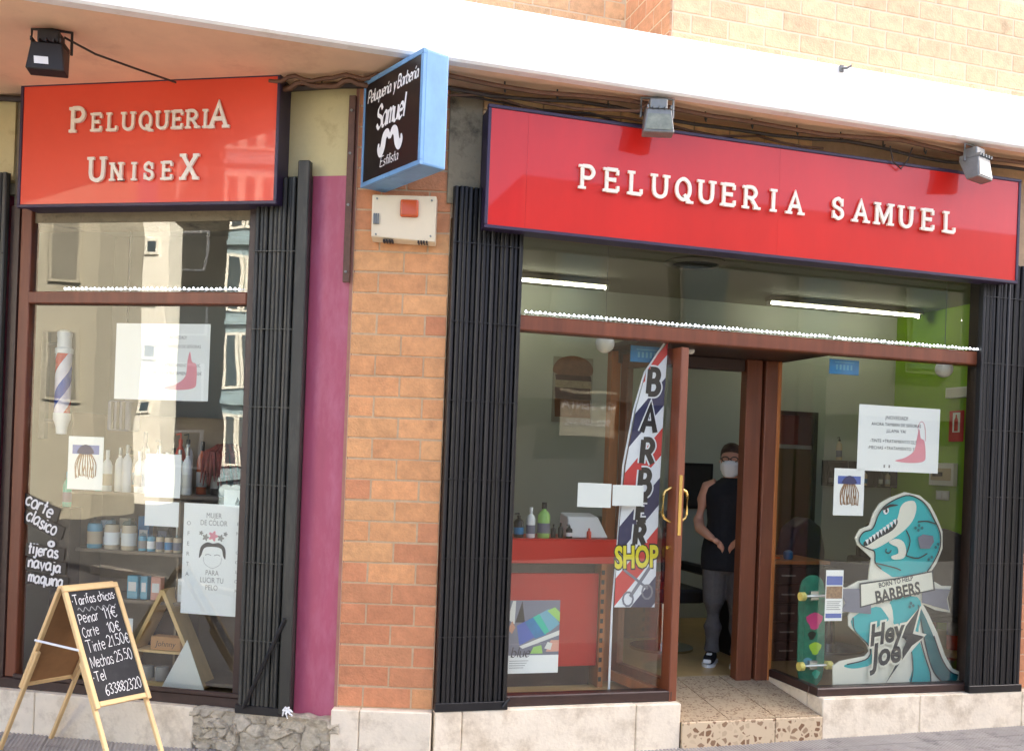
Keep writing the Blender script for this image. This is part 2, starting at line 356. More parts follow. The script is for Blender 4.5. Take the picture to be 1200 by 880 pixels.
# ------------------------------------------------------------------ stroke lettering
def smooth_pts(p, closed=False, k=5):
    out = []; n = len(p)
    rng = range(n if closed else n - 1)
    for i in rng:
        g = lambda j: p[j % n] if closed else p[max(0, min(n - 1, j))]
        a, b, c, d = g(i - 1), g(i), g(i + 1), g(i + 2)
        for t in range(k):
            t /= k
            out.append(tuple(.5 * (2 * b[q] + (c[q] - a[q]) * t + (2 * a[q] - 5 * b[q] + 4 * c[q] - d[q]) * t * t + (3 * b[q] - a[q] - 3 * c[q] + d[q]) * t ** 3) for q in (0, 1)))
    if not closed: out.append(p[-1])
    return out
def _g(w, *st): return w, [x for x in st]
S, C, N = 's', 'c', 'n'   # smooth, closed smooth, straight
_bowl = (S, (.44, .54), (.25, .62), (.05, .47), (0, .27), (.07, .06), (.2, .02), (.35, .13), (.43, .32))
G = {
 'A': _g(.7, (N, (0, 0), (.35, 1), (.7, 0)), (N, (.14, .34), (.56, .34))),
 'B': _g(.55, (N, (0, 0), (0, 1)), (S, (0, 1), (.35, .98), (.48, .77), (.35, .54), (0, .52)), (S, (0, .5), (.4, .5), (.55, .27), (.4, .02), (0, 0))),
 'C': _g(.62, (S, (.62, .82), (.38, 1), (.1, .8), (0, .5), (.1, .2), (.38, 0), (.62, .18))),
 'E': _g(.56, (N, (0, 0), (0, 1)), (N, (0, 1), (.54, 1)), (N, (0, .52), (.4, .52)), (N, (0, 0), (.56, 0))),
 'I': _g(.1, (N, (.05, 0), (.05, 1))),
 'J': _g(.4, (S, (.35, 1), (.35, .25), (.2, 0), (0, .12))),
 'L': _g(.52, (N, (0, 1), (0, 0)), (N, (0, 0), (.52, 0))),
 'M': _g(.8, (N, (0, 0), (0, 1)), (N, (0, 1), (.4, .15), (.8, 1)), (N, (.8, 1), (.8, 0))),
 'N': _g(.62, (N, (0, 0), (0, 1)), (N, (0, 1), (.62, 0)), (N, (.62, 0), (.62, 1))),
 'P': _g(.55, (N, (0, 0), (0, 1)), (S, (0, 1), (.38, .99), (.55, .74), (.38, .48), (0, .47))),
 'Q': _g(.7, (C, (.35, 1), (.08, .82), (0, .5), (.08, .18), (.35, 0), (.62, .18), (.7, .5), (.62, .82)), (N, (.4, .25), (.7, -.1))),
 'R': _g(.62, (N, (0, 0), (0, 1)), (S, (0, 1), (.38, .99), (.55, .75), (.38, .5), (0, .49)), (N, (.28, .48), (.62, 0))),
 'S': _g(.55, (S, (.52, .8), (.3, 1), (.06, .86), (.08, .62), (.3, .52), (.5, .4), (.54, .16), (.3, 0), (.03, .2))),
 'T': _g(.7, (N, (0, 1), (.7, 1)), (N, (.35, 1), (.35, 0))),
 'U': _g(.64, (N, (0, 1), (0, .4)), (S, (0, .4), (.05, .15), (.18, .03), (.32, 0), (.46, .03), (.59, .15), (.64, .4)), (N, (.64, .4), (.64, 1))),
 'X': _g(.62, (N, (0, 0), (.62, 1)), (N, (0, 1), (.62, 0))),
 'a': _g(.52, _bowl, (N, (.44, .62), (.44, .1), (.54, .0))),
 'b': _g(.45, (N, (0, 1), (0, 0)), (S, (0, .45), (.2, .62), (.42, .45), (.44, .25), (.3, .02), (.1, .02), (0, .15))),
 'c': _g(.42, (S, (.4, .52), (.22, .62), (.03, .45), (0, .25), (.1, .04), (.28, 0), (.42, .12))),
 'e': _g(.44, (S, (.02, .34), (.42, .36), (.38, .56), (.2, .62), (.03, .45), (.02, .2), (.18, 0), (.42, .1))),
 'f': _g(.36, (S, (.36, .95), (.22, 1), (.14, .85), (.14, 0)), (N, (0, .6), (.32, .6))),
 'h': _g(.4, (N, (0, 1), (0, 0)), (S, (0, .4), (.18, .62), (.36, .55), (.38, .3), (.38, 0))),
 'i': _g(.1, (N, (.05, .6), (.05, 0)), (N, (.05, .8), (.05, .88))),
 'í': _g(.1, (N, (.05, .6), (.05, 0)), (N, (.03, .76), (.14, .95))),
 'j': _g(.2, (S, (.15, .6), (.15, 0), (.08, -.26), (-.1, -.22)), (N, (.15, .8), (.15, .88))),
 'l': _g(.1, (N, (.05, 1), (.05, 0))),
 'm': _g(.58, (N, (0, .62), (0, 0)), (S, (0, .42), (.14, .62), (.27, .5), (.28, 0)), (S, (.28, .42), (.42, .62), (.55, .5), (.56, 0))),
 'n': _g(.4, (N, (0, .62), (0, 0)), (S, (0, .4), (.18, .62), (.36, .55), (.38, .3), (.38, 0))),
 'o': _g(.44, (C, (.22, .62), (.05, .5), (0, .3), (.06, .08), (.22, 0), (.38, .08), (.44, .3), (.38, .52))),
 'q': _g(.45, _bowl, (N, (.42, .62), (.42, -.35))),
 'r': _g(.3, (N, (0, .62), (0, 0)), (S, (0, .4), (.12, .58), (.3, .6))),
 's': _g(.36, (S, (.34, .52), (.18, .62), (.03, .5), (.1, .36), (.28, .27), (.35, .12), (.18, 0), (0, .1))),
 't': _g(.32, (N, (.15, .95), (.15, 0)), (N, (0, .62), (.32, .62))),
 'u': _g(.42, (S, (0, .62), (.02, .15), (.15, 0), (.32, .08), (.38, .25)), (N, (.4, .62), (.4, 0))),
 'v': _g(.4, (N, (0, .62), (.2, 0), (.4, .62))),
 'y': _g(.4, (N, (0, .62), (.2, .02)), (N, (.4, .62), (.1, -.35))),
 '0': _g(.44, (C, (.22, 1), (.04, .8), (0, .5), (.04, .2), (.22, 0), (.4, .2), (.44, .5), (.4, .8))),
 '1': _g(.2, (N, (0, .78), (.18, 1), (.18, 0))),
 '2': _g(.46, (S, (0, .8), (.2, 1), (.42, .82), (.36, .5), (.02, 0)), (N, (.02, 0), (.46, 0))),
 '3': _g(.44, (S, (.02, .9), (.22, 1), (.4, .8), (.18, .55), (.42, .3), (.25, 0), (0, .1))),
 '5': _g(.44, (N, (.4, 1), (.06, 1), (.04, .58)), (S, (.04, .58), (.25, .62), (.43, .35), (.28, .03), (0, .08))),
 '6': _g(.42, (S, (.36, .95), (.1, .65), (0, .3), (.15, 0), (.38, .1), (.4, .35), (.2, .48), (.03, .3))),
 '8': _g(.42, (C, (.2, .52), (.03, .76), (.2, 1), (.38, .77), (.2, .52), (0, .25), (.2, 0), (.42, .25))),
 '9': _g(.42, (S, (.4, .68), (.2, .5), (.02, .72), (.2, 1), (.4, .8), (.36, .3), (.15, 0))),
 '€': _g(.55, (S, (.55, .82), (.36, 1), (.16, .8), (.1, .5), (.16, .2), (.36, 0), (.55, .18)), (N, (-.02, .58), (.42, .58)), (N, (-.02, .42), (.42, .42))),
 '.': _g(.08, (N, (.04, 0), (.04, .09))), '-': _g(.3, (N, (0, .35), (.3, .35))), '·': _g(.1, (N, (.05, .4), (.05, .52))),
}
def strokes(ch):
    w, st = G[ch]; out = []
    for q in st:
        p = list(q[1:])
        if q[0] == 'n': out.append((p, False, True))
        else: out.append((smooth_pts(p, q[0] == 'c'), q[0] == 'c', False))
    return w, out
def letter_mb(ch, h, lw, thick, serif=0):
    """one raised letter, origin at its lower left"""
    mb = MB(); w, st = strokes(ch); i = 0
    for p, cl, straight in st:
        mb.ribbon([(x * h, z * h) for x, z in p], lw, -thick - i * .0007, thick + i * .0007, cl); i += 1
        if serif and not cl:
            for e, o in ((p[0], p[1]), (p[-1], p[-2])):
                vert = abs(e[1] - o[1]) > abs(e[0] - o[0]) * .6
                if straight and vert and (e[1] < .02 or e[1] > .98):
                    if ch in 'AMNX' and False: continue
                    if ch == 'A' and e[1] > .9: continue
                    if ch == 'M' and 0.1 < e[0] < .7: continue
                    sz = lw * .72; yy = h - sz / 2 + lw * .0 if e[1] > .5 else sz / 2
                    a, b = (-serif, serif)
                    mb.ribbon([((e[0]) * h + a * h, e[1] * h), (e[0] * h + b * h, e[1] * h)], sz, -thick - i * .0007, thick + i * .0007); i += 1
                elif (straight and not vert and e[0] > .35 and ch in 'EL') or (ch == 'S' and not straight):
                    up = .16 if e[1] < .5 else -.16
                    if ch == 'E' and .3 < e[1] < .7: mb.ribbon([(e[0] * h, (e[1] - .1) * h), (e[0] * h, (e[1] + .1) * h)], lw * .7, -thick - i * .0007, thick + i * .0007)
                    elif ch == 'S': mb.ribbon([(e[0] * h, (e[1] - .02 * (1 if up > 0 else -1)) * h), (e[0] * h, (e[1] - up * 1.1) * h)] if False else [(e[0] * h, (.62 if e[1] > .5 else .38) * h), (e[0] * h, (1.0 if e[1] > .5 else 0) * h)], lw * .7, -thick - i * .0007, thick + i * .0007)
                    else: mb.ribbon([(e[0] * h, (e[1] + up * .3 - up * .3) * h), (e[0] * h, (e[1] + up * 1.5) * h)], lw * .8, -thick - i * .0007, thick + i * .0007)
                    i += 1
    return mb, w * h
def hand(mb, text, x, z, h, lw, y, gap=.16, slope=0, shear=0, pen=None, jit=0, k=0, space=.4):
    """flat handwriting on the plane y"""
    i = 0; x0 = x
    for ch in text:
        if ch == ' ': x += space * h; continue
        w, st = strokes(ch); jz = random.uniform(-jit, jit) * h; sc = 1 + random.uniform(-jit, jit)
        for p, cl, _ in st:
            mb.ribbon([(x + (a + shear * b) * h * sc, z + jz + (x - x0 + a * h) * slope + b * h * sc) for a, b in p], lw, y - i * .00012, 0, cl, pen, k); i = (i + 1) % 12
        x += (w + gap) * h * sc
    return x
def hand_w(text, h, gap=.16, space=.4): return sum((space if c == ' ' else G[c][0] + gap) * h for c in text)
def text_mesh(body, size, mat_, extrude=0, shear=0, offset=0, align='CENTER', sx=1, spacing=1):
    """outline lettering (built-in font) as a mesh standing in x,z facing -y"""
    cu = bpy.data.curves.new('t', 'FONT'); cu.body = body; cu.size = size; cu.extrude = extrude; cu.shear = shear; cu.offset = offset
    cu.align_x = align; cu.align_y = 'CENTER'; cu.resolution_u = 3; cu.space_character = spacing
    o = bpy.data.objects.new('t', cu); COL.objects.link(o)
    me = bpy.data.meshes.new_from_object(o.evaluated_get(bpy.context.evaluated_depsgraph_get()))
    bpy.data.objects.remove(o); bpy.data.curves.remove(cu)
    me.transform(Matrix.Diagonal((sx, 1, 1, 1))); me.transform(Matrix.Rotation(math.pi / 2, 4, 'X'))
    me.materials.clear(); me.materials.append(M[mat_]); return me
def text(name, body, size, mat_, parent, x, y, z, **kw):
    rot = kw.pop('rot', 0)
    return link(name, text_mesh(body, size, mat_, **kw), parent, (x, y, z), (0, rot, 0))

# ================================================================== SETTING: road, pavement, opposite side
struct('road', MB().add([(-400, -400, -.30), (400, -400, -.30), (400, 400, -.30), (-400, 400, -.30)], [(0, 1, 2, 3)]), 'asphalt')
mb = MB()
for i in range(5):
    e = i * .8; mb.add([(-9.2 + e * .62, .98 + e * .6, -.296), (-8.6 + e * .62, .5 + e * .6, -.296), (-8.35 + e * .62, .75 + e * .6, -.296), (-8.95 + e * .62, 1.23 + e * .6, -.296)], [(0, 1, 2, 3)])
struct('crossing_paint', mb, 'street_paint')['kind'] = 'stuff'
SID = tag(obj('pavement', MB(), 'paving_bed'), kind='structure'); SID.rotation_euler = (0, -math.atan(.012), 0); SID.location = (0, 0, -.06)
def rxy(s, d): p = wpos('R', s, d, 0); return (p.x, p.y)
bed = MB()
q = [rxy(-16, -3.3), rxy(40, -3.3), rxy(40, 3), rxy(-16, 3)]
bed.add([(x, y, -.02) for x, y in q] + [(x, y, -.5) for x, y in q], [(0, 1, 2, 3), (0, 4, 5, 1)])
SID.data = mesh_of(bed, 'pavement', 'paving_bed')
# ribbed pavers nearest the shopfront
pv = MB()
pv.box(-.0985, .0985, -.0985, .0985, -.02, .0)
for i in range(8):
    x = -.0985 + .0246 * (i + .5); pv.prism([(x - .0085, .0), (x - .005, .005), (x + .005, .005), (x + .0085, .0)], -.0965, .0965)
paver_me = mesh_of(pv, 'paver', 'paver')
def left_of_wall(X, Y):    # outside the building footprint
    for fr in 'RLP':
        ox, oy, a = FR[fr]; c, qq = math.cos(a), math.sin(a)
        s = c * (X - ox) + qq * (Y - oy); d = -qq * (X - ox) + c * (Y - oy)
        lim = {'R': s > 0, 'L': s < 0, 'P': -.565 <= s <= 0}[fr]
        if lim and d > .02: return False
    return True
for i in range(-14, 24):
    for j in range(-4, 7):
        s, d = .2 * i + .1, -.06 + .2 * j - .1
        p = wpos('R', s, d, 0)
        if not left_of_wall(p.x, p.y): continue
        u = p.x / p.y * 1150
        if abs(u) > 690 or p.y < 4.75: continue
        o = link('paver', paver_me, SID, (p.x, p.y, .001 + random.uniform(-.0012, .0012)), (random.uniform(-.004, .004), random.uniform(-.004, .004), .286))
# kerb on the road side
kb = MB()
for i in range(-10, 30): kb.box(i * 1.0 + .004, i * 1.0 + .996, -3.45, -3.304, -.31, -.075)
o = struct('kerb', kb, 'plinth', 'R'); o['kind'] = 'stuff'

# opposite buildings (seen only as reflections in the shop glass)
def far_building(name, label, A, Bp, h, depth, mwall, mwin, rows, cols, sill=1.0, wfrac=.5, hfrac=.5, z0=-.3, frame='white_paint'):
    A, Bp = Vector(A), Vector(Bp); t = Bp - A; Lh = t.length; a = math.atan2(t.y, t.x)
    r = thing(name, label, 'building', 'W', A.x, A.y, z0, a)
    wl = obj('wall', B(0, Lh, -depth, 0, 0, h), mwall, r)
    for i in range(rows):
        if mwall not in ('far_beige', 'far_white'): obj('string_course', B(-.02, Lh + .02, .0, .12, sill + i * (h - sill) / rows - .1, sill + i * (h - sill) / rows + .05), mwall, r)
        for j in range(cols):
            cw, chh = Lh / cols, (h - sill) / rows
            x0 = j * cw + cw * (1 - wfrac) / 2; zz = sill + i * chh + chh * (1 - hfrac) / 2
            f = obj('window', B(x0 - .1, x0 + cw * wfrac + .1, -.05, .06, zz - .1, zz + chh * hfrac + .1), frame, r)
            obj('pane', B(x0, x0 + cw * wfrac, .04, .07, zz, zz + chh * hfrac), mwin, f)
    return r
mat('far_white', lin(250, 246, 232), .8); mat('far_beige', lin(176, 170, 152), .8, var=.05, vscale=.5); mat('far_grey', lin(118, 110, 98), .8, var=.08, vscale=.6)  # far_grey darkened: the block's shade is put into its colour
mat('far_blue', lin(150, 172, 180), .6, var=.1, vscale=.5); mat('far_glass', lin(70, 84, 92), .15); mat('far_stone', lin(78, 74, 66), .8, var=.1, vscale=.4); mat('far_shutter', lin(134, 130, 118), .6)
far_building('corner_house', 'beige house with tall shutters mirrored at the left of the left window', (-21.2, -7.68), (-18.11, -8.96), 15, 3, 'far_beige', 'far_shutter', 4, 2, 2.5, .4, .55, frame='far_beige')
far_building('narrow_tower', 'sunlit white tower mirrored in the middle of the left window', (-23.25, -15.49), (-22.15, -15.95), 9.9, 1.5, 'far_white', 'far_glass', 4, 1, 2.5, .25, .2, frame='far_white')
far_building('flat_block', 'grey brown apartment block with square windows mirrored in the left window', (-28.15, -22.11), (-25.52, -23.21), 26, 6, 'far_grey', 'far_shutter', 9, 1, .5, .36, .5)
far_building('glazed_block', 'pale blue glazed block mirrored at the right of the left window', (-20.25, -16.74), (-18.01, -17.67), 20, 6, 'far_blue', 'far_glass', 7, 4, 1.0, .6, .62, frame='far_white')
far_building('blue_house', 'pale blue house mirrored beside the white tower', (-36.93, -27.13), (-34.0, -28.35), 14, 6, 'far_blue', 'far_glass', 3, 3, 1.5, .4, .5)
p0, p1 = wpos('R', 4.3, -13.5, 0), wpos('R', 36, -13.5, 0)
far_building('long_terrace', 'long grey stone terrace mirrored in the right hand shop windows', (p0.x, p0.y), (p1.x, p1.y), 7.7, 8, 'far_stone', 'far_glass', 1, 11, 3.4, .35, .5, frame='far_stone')

sb = thing('sale_banner', 'for sale banner on the terrace opposite, mirrored in the left pane', 'banner', 'R', 6.6, -13.40, 2.25, math.pi)
obj('board', B(0, 1.25, 0, .02, 0, .95), 'far_beige', sb); text('lettering', 'EN VENTA', .26, 'print_white', sb, .62, -.004, .68, offset=.008); text('lettering', '902 509 395', .21, 'print_white', sb, .62, -.004, .28, offset=.006)
# ================================================================== THE BUILDING
BLD = thing('apartment_building', 'orange brick corner building with a white concrete band above its shopfronts', 'building', 'R', 0, 0, 0)
def bpart(name, mb, mats, fr='R', parent=None, **kw):
    """a part of the building, given in frame coordinates"""
    o = obj(name, mb, mats, parent or BLD, **kw)
    if parent is None:
        ox, oy, a = FR[fr]; c, q = math.cos(FR['R'][2]), math.sin(FR['R'][2]); dx, dy = ox - FR['R'][0], oy - FR['R'][1]
        o.location = (c * dx + q * dy, -q * dx + c * dy, 0); o.rotation_euler = (0, 0, a - FR['R'][2])
    return o
# white band and painted soffit
bpart('concrete_band', B(-7, 30, -.37, -.28, 3.887, 4.225), 'white_paint', bev=.012)
bpart('soffit', B(-7, 30, -.279, 1.9, 3.892, 4.2), 'soffit')
# upper walls
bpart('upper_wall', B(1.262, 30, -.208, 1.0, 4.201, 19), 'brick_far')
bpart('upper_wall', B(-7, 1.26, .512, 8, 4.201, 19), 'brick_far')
bpart('side_wall', B(1.2615, 1.2635, -.21, .5, 4.19, 4.2005), 'mortar')
bpart('core_wall', B(1.27, 30, 1.0, 8, 3.95, 19), 'concrete')
bpart('back_wall', B(-7, 30, 6.0, 8, -.3, 3.9), 'concrete')
# ---- bricks
_bm = {}
def brick_mesh(w, h, t=.03):
    k = (round(w, 3), round(h, 3))
    if k not in _bm: _bm[k] = mesh_of(B(-w / 2, w / 2, 0, t, -h / 2, h / 2), 'brick', 'brick', bev=.003)
    return _bm[k]
def tint(o, base, amt=.12):
    k = 1 + random.uniform(-amt, amt); g = 1 + random.uniform(-.05, .05)
    o.color = (min(1, base[0] * k), min(1, base[1] * k * g), min(1, base[2] * k * g), 1)
ORANGE = lin(216, 158, 108)[:3]; REDDISH = lin(202, 138, 98)[:3]; PALE_LIT = lin(246, 212, 168)[:3]; DARKB = lin(176, 104, 70)[:3]  # upper wall tint: same brick, with its stronger light put into the colour
J = .010
pil = bpart('brick_pillar', B(-.563, -.002, .0035, .35, .2, 3.89), 'mortar', 'P')
ch = .1213; z = .237; r = 0
while z < 3.86:
    fr_ = [0, .27, .77, 1] if r % 2 == 0 else [0, .53, 1]
    for a, b in zip(fr_, fr_[1:]):
        w_ = (b - a) * .565 - J; zc = z + ch / 2
        o = link('brick', brick_mesh(w_, ch - J), pil, (-.565 + (a + b) / 2 * .565, random.uniform(-.002, .002), zc + random.uniform(-.0015, .0015)), (random.uniform(-.012, .012), random.uniform(-.004, .004), random.uniform(-.006, .006)))
        base = REDDISH if random.random() < (.85 if r < 5 else .6 if r < 8 else .04) or r > 22 else ORANGE
        tint(o, base, .05)
    z += ch; r += 1
single('wall_hook', MB().box(-.012, .012, -.006, .004, -.02, .02).tube([(0, -.006, 0), (.02, -.03, -.004), (.045, -.035, .012)], .006, 6), 'lamp_grey', 'small metal hook fixed to the top of the white band', 'hook', 'R', 2.34, -.374, 4.20)
def brick_field(par, s0, s1, z0, rows, d, bw=.25, bh=.118, base=PALE_LIT, side=None, lowcut=None):
    for r in range(rows):
        zc = z0 + (r + .5) * bh; x = s0 - (bw / 2 if r % 2 else 0)
        while x < s1 - .01:
            a, b = max(x, s0), min(x + bw, s1)
            if b - a > .03:
                me = brick_mesh(b - a - J, bh - J)
                if side is None: o = link('brick', me, par, ((a + b) / 2, d, zc))
                else: o = link('brick', me, par, (side, (a + b) / 2, zc), (0, 0, -math.pi / 2))
                tint(o, base, .06)
            x += bw
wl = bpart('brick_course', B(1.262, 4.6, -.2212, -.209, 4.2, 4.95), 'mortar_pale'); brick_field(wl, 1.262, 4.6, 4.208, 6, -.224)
wl = bpart('brick_course', B(-.9, 1.252, .499, .511, 4.2, 4.95), 'mortar_pale'); brick_field(wl, -.9, 1.25, 4.208, 6, .496, base=lin(246, 208, 160)[:3])  # same brick, tint lightened to imitate light on this shaded setback
wl = bpart('brick_return', B(1.2505, 1.2615, -.2085, .4985, 4.2, 4.95), 'mortar_pale'); brick_field(wl, -.222, .49, 4.208, 6, 0, base=lin(226, 176, 138)[:3], side=1.2475)  # same brick, darker tint: the return face's shade put into the colour
# wall above the long sign, with bricks showing in the gap under the soffit
wl = bpart('lintel_wall', B(.0, 4.3, .008, .3, 3.12, 3.89), 'mortar'); brick_field(wl, .17, 2.4, 3.66, 2, 0, base=lin(244, 206, 150)[:3])  # brick tint lightened, standing in for light lost under the overhang
bpart('render_patch', B(-.03, .168, -.012, .006, 3.2, 3.875), 'concrete', bev=.004)
wr = bpart('brick_wall', B(4.19, 30, .0035, .4, -.2, 3.89), 'brick_far_red'); brick_field(wr, 4.19, 4.7, .24, 24, 0, base=REDDISH)
# left shopfront walls
bpart('plaster_wall', B(-.275, .0, .02, .3, .10, 3.352), 'purple', 'L', label='purple painted plaster strip beside the brick pillar')
bpart('plaster_wall', B(-.62, .0, .022, .3, 3.353, 3.89), 'yellow', 'L', label='mustard yellow painted plaster above the purple strip')
bpart('plaster_wall', B(-5, -2.40, .02, .3, .10, 3.37), 'purple', 'L'); bpart('plaster_wall', B(-5, -2.30, .022, .3, 3.371, 3.89), 'yellow', 'L')
bpart('lintel_wall', B(-2.3, -.62, .04, .3, 3.1, 3.89), 'concrete', 'L')
bpart('side_wall', B(-5.2, -5.0, .02, 6, -.3, 3.89), 'concrete', 'L')
mat('plaster_edge', lin(168, 118, 100), .8, var=.15, vscale=14)
bpart('brick_corner', B(-.018, .012, .005, .3, .2, 3.89), 'plaster_edge', 'L')
# plinths
def slabs(fr, edges, d0, z0, z1, m='plinth'):
    for a, b in zip(edges, edges[1:]): bpart('plinth_slab', B(a + .0015, b - .0015, d0 + random.uniform(-.002, .002), .12, z0, z1 + random.uniform(-.002, .002)), m, fr, bev=.006)
slabs('R', [.0, .165, 1.27, 1.572], -.06, -.2, .236); slabs('R', [2.59, 3.35, 4.2, 5.4, 6.6], -.06, -.2, .228)
slabs('P', [-.585, -.42, .0], -.063, -.2, .234)
slabs('L', [-5, -3.6, -1.95, -.88], -.06, -.25, .166)
bpart('plinth_slab', B(-.885, .03, -.03, .12, -.25, .155), 'stone_rough', 'L')
# broken render: an uneven lumpy face
mb = MB(); nx, nz = 130, 48; V = []
from mathutils import noise as mnoise
seeds = [(random.uniform(-.9, .05), random.uniform(-.16, .18), random.uniform(-.012, .034), random.uniform(-.12, .12), random.uniform(-.15, .15)) for _ in range(55)]
for j in range(nz + 1):
    for i in range(nx + 1):
        x = -.9 + .945 * i / nx; zz = -.16 + .33 * j / nz
        wx, wz = x + .03 * mnoise.noise((x * 14, zz * 14, 4)), zz + .03 * mnoise.noise((x * 14, zz * 14, 8))
        ds = sorted((math.hypot((wx - a) * 1.0, (wz - b) * 1.4), h, tx, tz, a, b) for a, b, h, tx, tz in seeds)[:2]
        n1 = ds[0][1] + ds[0][2] * (wx - ds[0][4]) + ds[0][3] * (wz - ds[0][5]) - .016 * max(0, 1 - (ds[1][0] - ds[0][0]) / .010) + mnoise.noise((x * 8, zz * 10, 2)) * .02
        n1 += mnoise.noise((x * 40, zz * 40, 1.3)) * .006
        lim = .03 * max(0, (zz - .125) / .04)              # smoother lip of old render along the top
        edge = .02 if j == nz else 0
        if j == nz: zz += mnoise.noise((x * 14, 5, 2)) * .012
        V.append((x, -.044 - n1 * (1 - min(1, lim / .03)) - .008 * min(1, lim / .03) + edge, zz))
f = [(j * (nx + 1) + i, j * (nx + 1) + i + 1, (j + 1) * (nx + 1) + i + 1, (j + 1) * (nx + 1) + i) for j in range(nz) for i in range(nx)]
o0 = (nz + 1) * (nx + 1)
for i in range(nx + 1): V.append((-.9 + .945 * i / nx, .05, V[nz * (nx + 1) + i][2] + .004))
f += [(nz * (nx + 1) + i, nz * (nx + 1) + i + 1, o0 + i + 1, o0 + i) for i in range(nx)]
mb.add(V, f); bpart('broken_render', mb, 'stone_rough', 'L', label='crumbling broken cement render exposing rough stone')

# recessed doorway floor: ramp of terrazzo tiles and riser
zr = lambda d: .122 + (d + .06) * .122
edges = [1.578, 1.91, 2.25, 2.584]; de = [-.055, .33, .73]
for a, b in zip(edges, edges[1:]):
    for c0, c1 in zip(de, de[1:]):
        m = MB(); m.add([(a + .003, c0 + .003, zr(c0)), (b - .003, c0 + .003, zr(c0)), (b - .003, c1 - .003, zr(c1)), (a + .003, c1 - .003, zr(c1)), (a + .003, c0 + .003, -.1), (b - .003, c0 + .003, -.1), (b - .003, c1 - .003, -.1), (a + .003, c1 - .003, -.1)],
              [(0, 1, 2, 3), (4, 7, 6, 5), (4, 5, 1, 0), (5, 6, 2, 1), (6, 7, 3, 2), (7, 4, 0, 3)])
        bpart('floor_tile', m, 'floor_speckle')
bpart('floor_bed', MB().add([(1.57, -.05, zr(-.05) - .006), (2.59, -.05, zr(-.05) - .006), (2.59, .75, zr(.75) - .006), (1.57, .75, zr(.75) - .006)], [(0, 1, 2, 3)]), 'mortar')
for a, b in ((1.578, 2.235), (2.239, 2.584)): bpart('step_riser', B(a, b, -.075, -.053, -.15, .116), 'terrazzo', bev=.003)
bpart('plinth_slab', B(2.591, 2.66, .125, .74, .1, .228), 'plinth'); bpart('plinth_slab', B(1.45, 1.572, .125, .74, .1, .236), 'plinth')

# ------------------------------------------------------------------ shop rooms
def room(fr, s0, s1, d0, d1, z0, z1, mw, mr, names):
    fl_ = MB()
    if fr == 'R': fl_.box(s0 - .1, 1.44, d0, .737, z0 - .1, z0).box(2.66, s1 + .1, d0, .737, z0 - .1, z0).box(s0 - .1, s1 + .1, .739, d1 + .1, z0 - .1, z0)
    else: fl_.box(s0 - .1, s1 + .1, d0, d1 + .1, z0 - .1, z0)
    struct('floor', fl_, 'floor_tile', fr)
    struct('ceiling', B(s0 - .1, s1 + .1, d0, d1 + .1, z1, z1 + .1), 'ceiling_paint', fr)
    struct(names + '_wall_back', B(s0 - .1, s1 + .1, d1, d1 + .1, z0, z1), mw, fr)
    struct(names + '_wall_left', B(s0 - .1, s0, d0, d1, z0, z1), mw, fr)
    struct(names + '_wall_right', B(s1, s1 + .1, d0, d1, z0, z1), mr, fr)
room('R', -.12, 5.56, .10, 3.2, .215, 3.365, 'wall_pale', 'wall_green', 'salon')
room('L', -2.42, -.34, .10, 1.3, .17, 3.3, 'wall_dim', 'wall_dim', 'display')

# ------------------------------------------------------------------ windows and door of the long shopfront
WZ0, WZ1 = .300, 2.500
def pane(par, x0, x1, z0, z1, y=.045):
    return obj('pane', B(x0, x1, y - .003, y + .003, z0, z1), 'glass', par)
wn = bpart('shop_window', B(.40, 1.535, -.005, .095, .238, .302), 'wood_dark', bev=.006)
obj('post', B(.395, .45, 0, .09, .304, 2.47), 'wood_dark', wn); pane(wn, .452, 1.445, .304, 2.49)
wn2 = bpart('shop_window', B(2.585, 3.84, -.005, .095, .230, .284), 'wood_dark', bev=.006)
obj('post', B(3.79, 3.86, 0, .09, .286, 2.47), 'wood_dark', wn2); pane(wn2, 2.602, 3.79, .286, 2.48)
obj('splay_sill', B(2.585, 2.64, .097, .60, .230, .284), 'wood_dark', wn2, bev=.004); obj('pane', B(2.600, 2.606, .052, .60, .286, 2.48), 'glass', wn2)
tr = bpart('transom_window', B(.39, 3.90, -.012, .10, 2.492, 2.585), 'wood_red', bev=.008)
ve = [.46, 1.10, 1.56, 2.76, 3.0, 3.66, 3.86]
for a, b in zip(ve, ve[1:]): pane(tr, a + .0015, b - .0015, 2.587, 3.2)
bpart('post', B(3.86, 4.2, .10, .2, .2, 3.3), 'wood_dark')
# recess: jambs, head, left splay
bpart('recess_ceiling', B(1.28, 2.66, .101, .78, 2.496, 2.53), 'wood_dark')
bpart('door_head', B(1.36, 2.329, .64, .73, 2.41, 2.494), 'wood_dark', bev=.004)
for a, b, c0, c1, mm in ((2.330, 2.455, .61, .70, 'wood_red'), (2.4575, 2.475, .655, .74, 'wood_dark'), (2.477, 2.575, .60, .70, 'wood_red'), (2.577, 2.61, .603, .69, 'wood_orange')):
    bpart('door_jamb', B(a, b, c0, c1, .20, 2.494), mm, bev=.006)
bpart('door_jamb', B(1.315, 1.385, .665, .75, .20, 2.494), 'wood_orange', bev=.006)
# fixed glass on the left side of the recess
sp = bpart('side_glass', MB().add([(1.474, .06, .304), (1.385, .665, .304), (1.385, .665, 2.49), (1.474, .06, 2.49)], [(0, 1, 2, 3)]), 'glass')
obj('side_sill', MB().add([(x, y, z) for z in (.238, .30) for x, y in ((1.45, .1), (1.50, .1), (1.41, .665), (1.36, .665))], [(0, 3, 2, 1), (4, 5, 6, 7), (0, 1, 5, 4), (1, 2, 6, 5), (2, 3, 7, 6), (3, 0, 4, 7)]), 'wood_orange', sp)
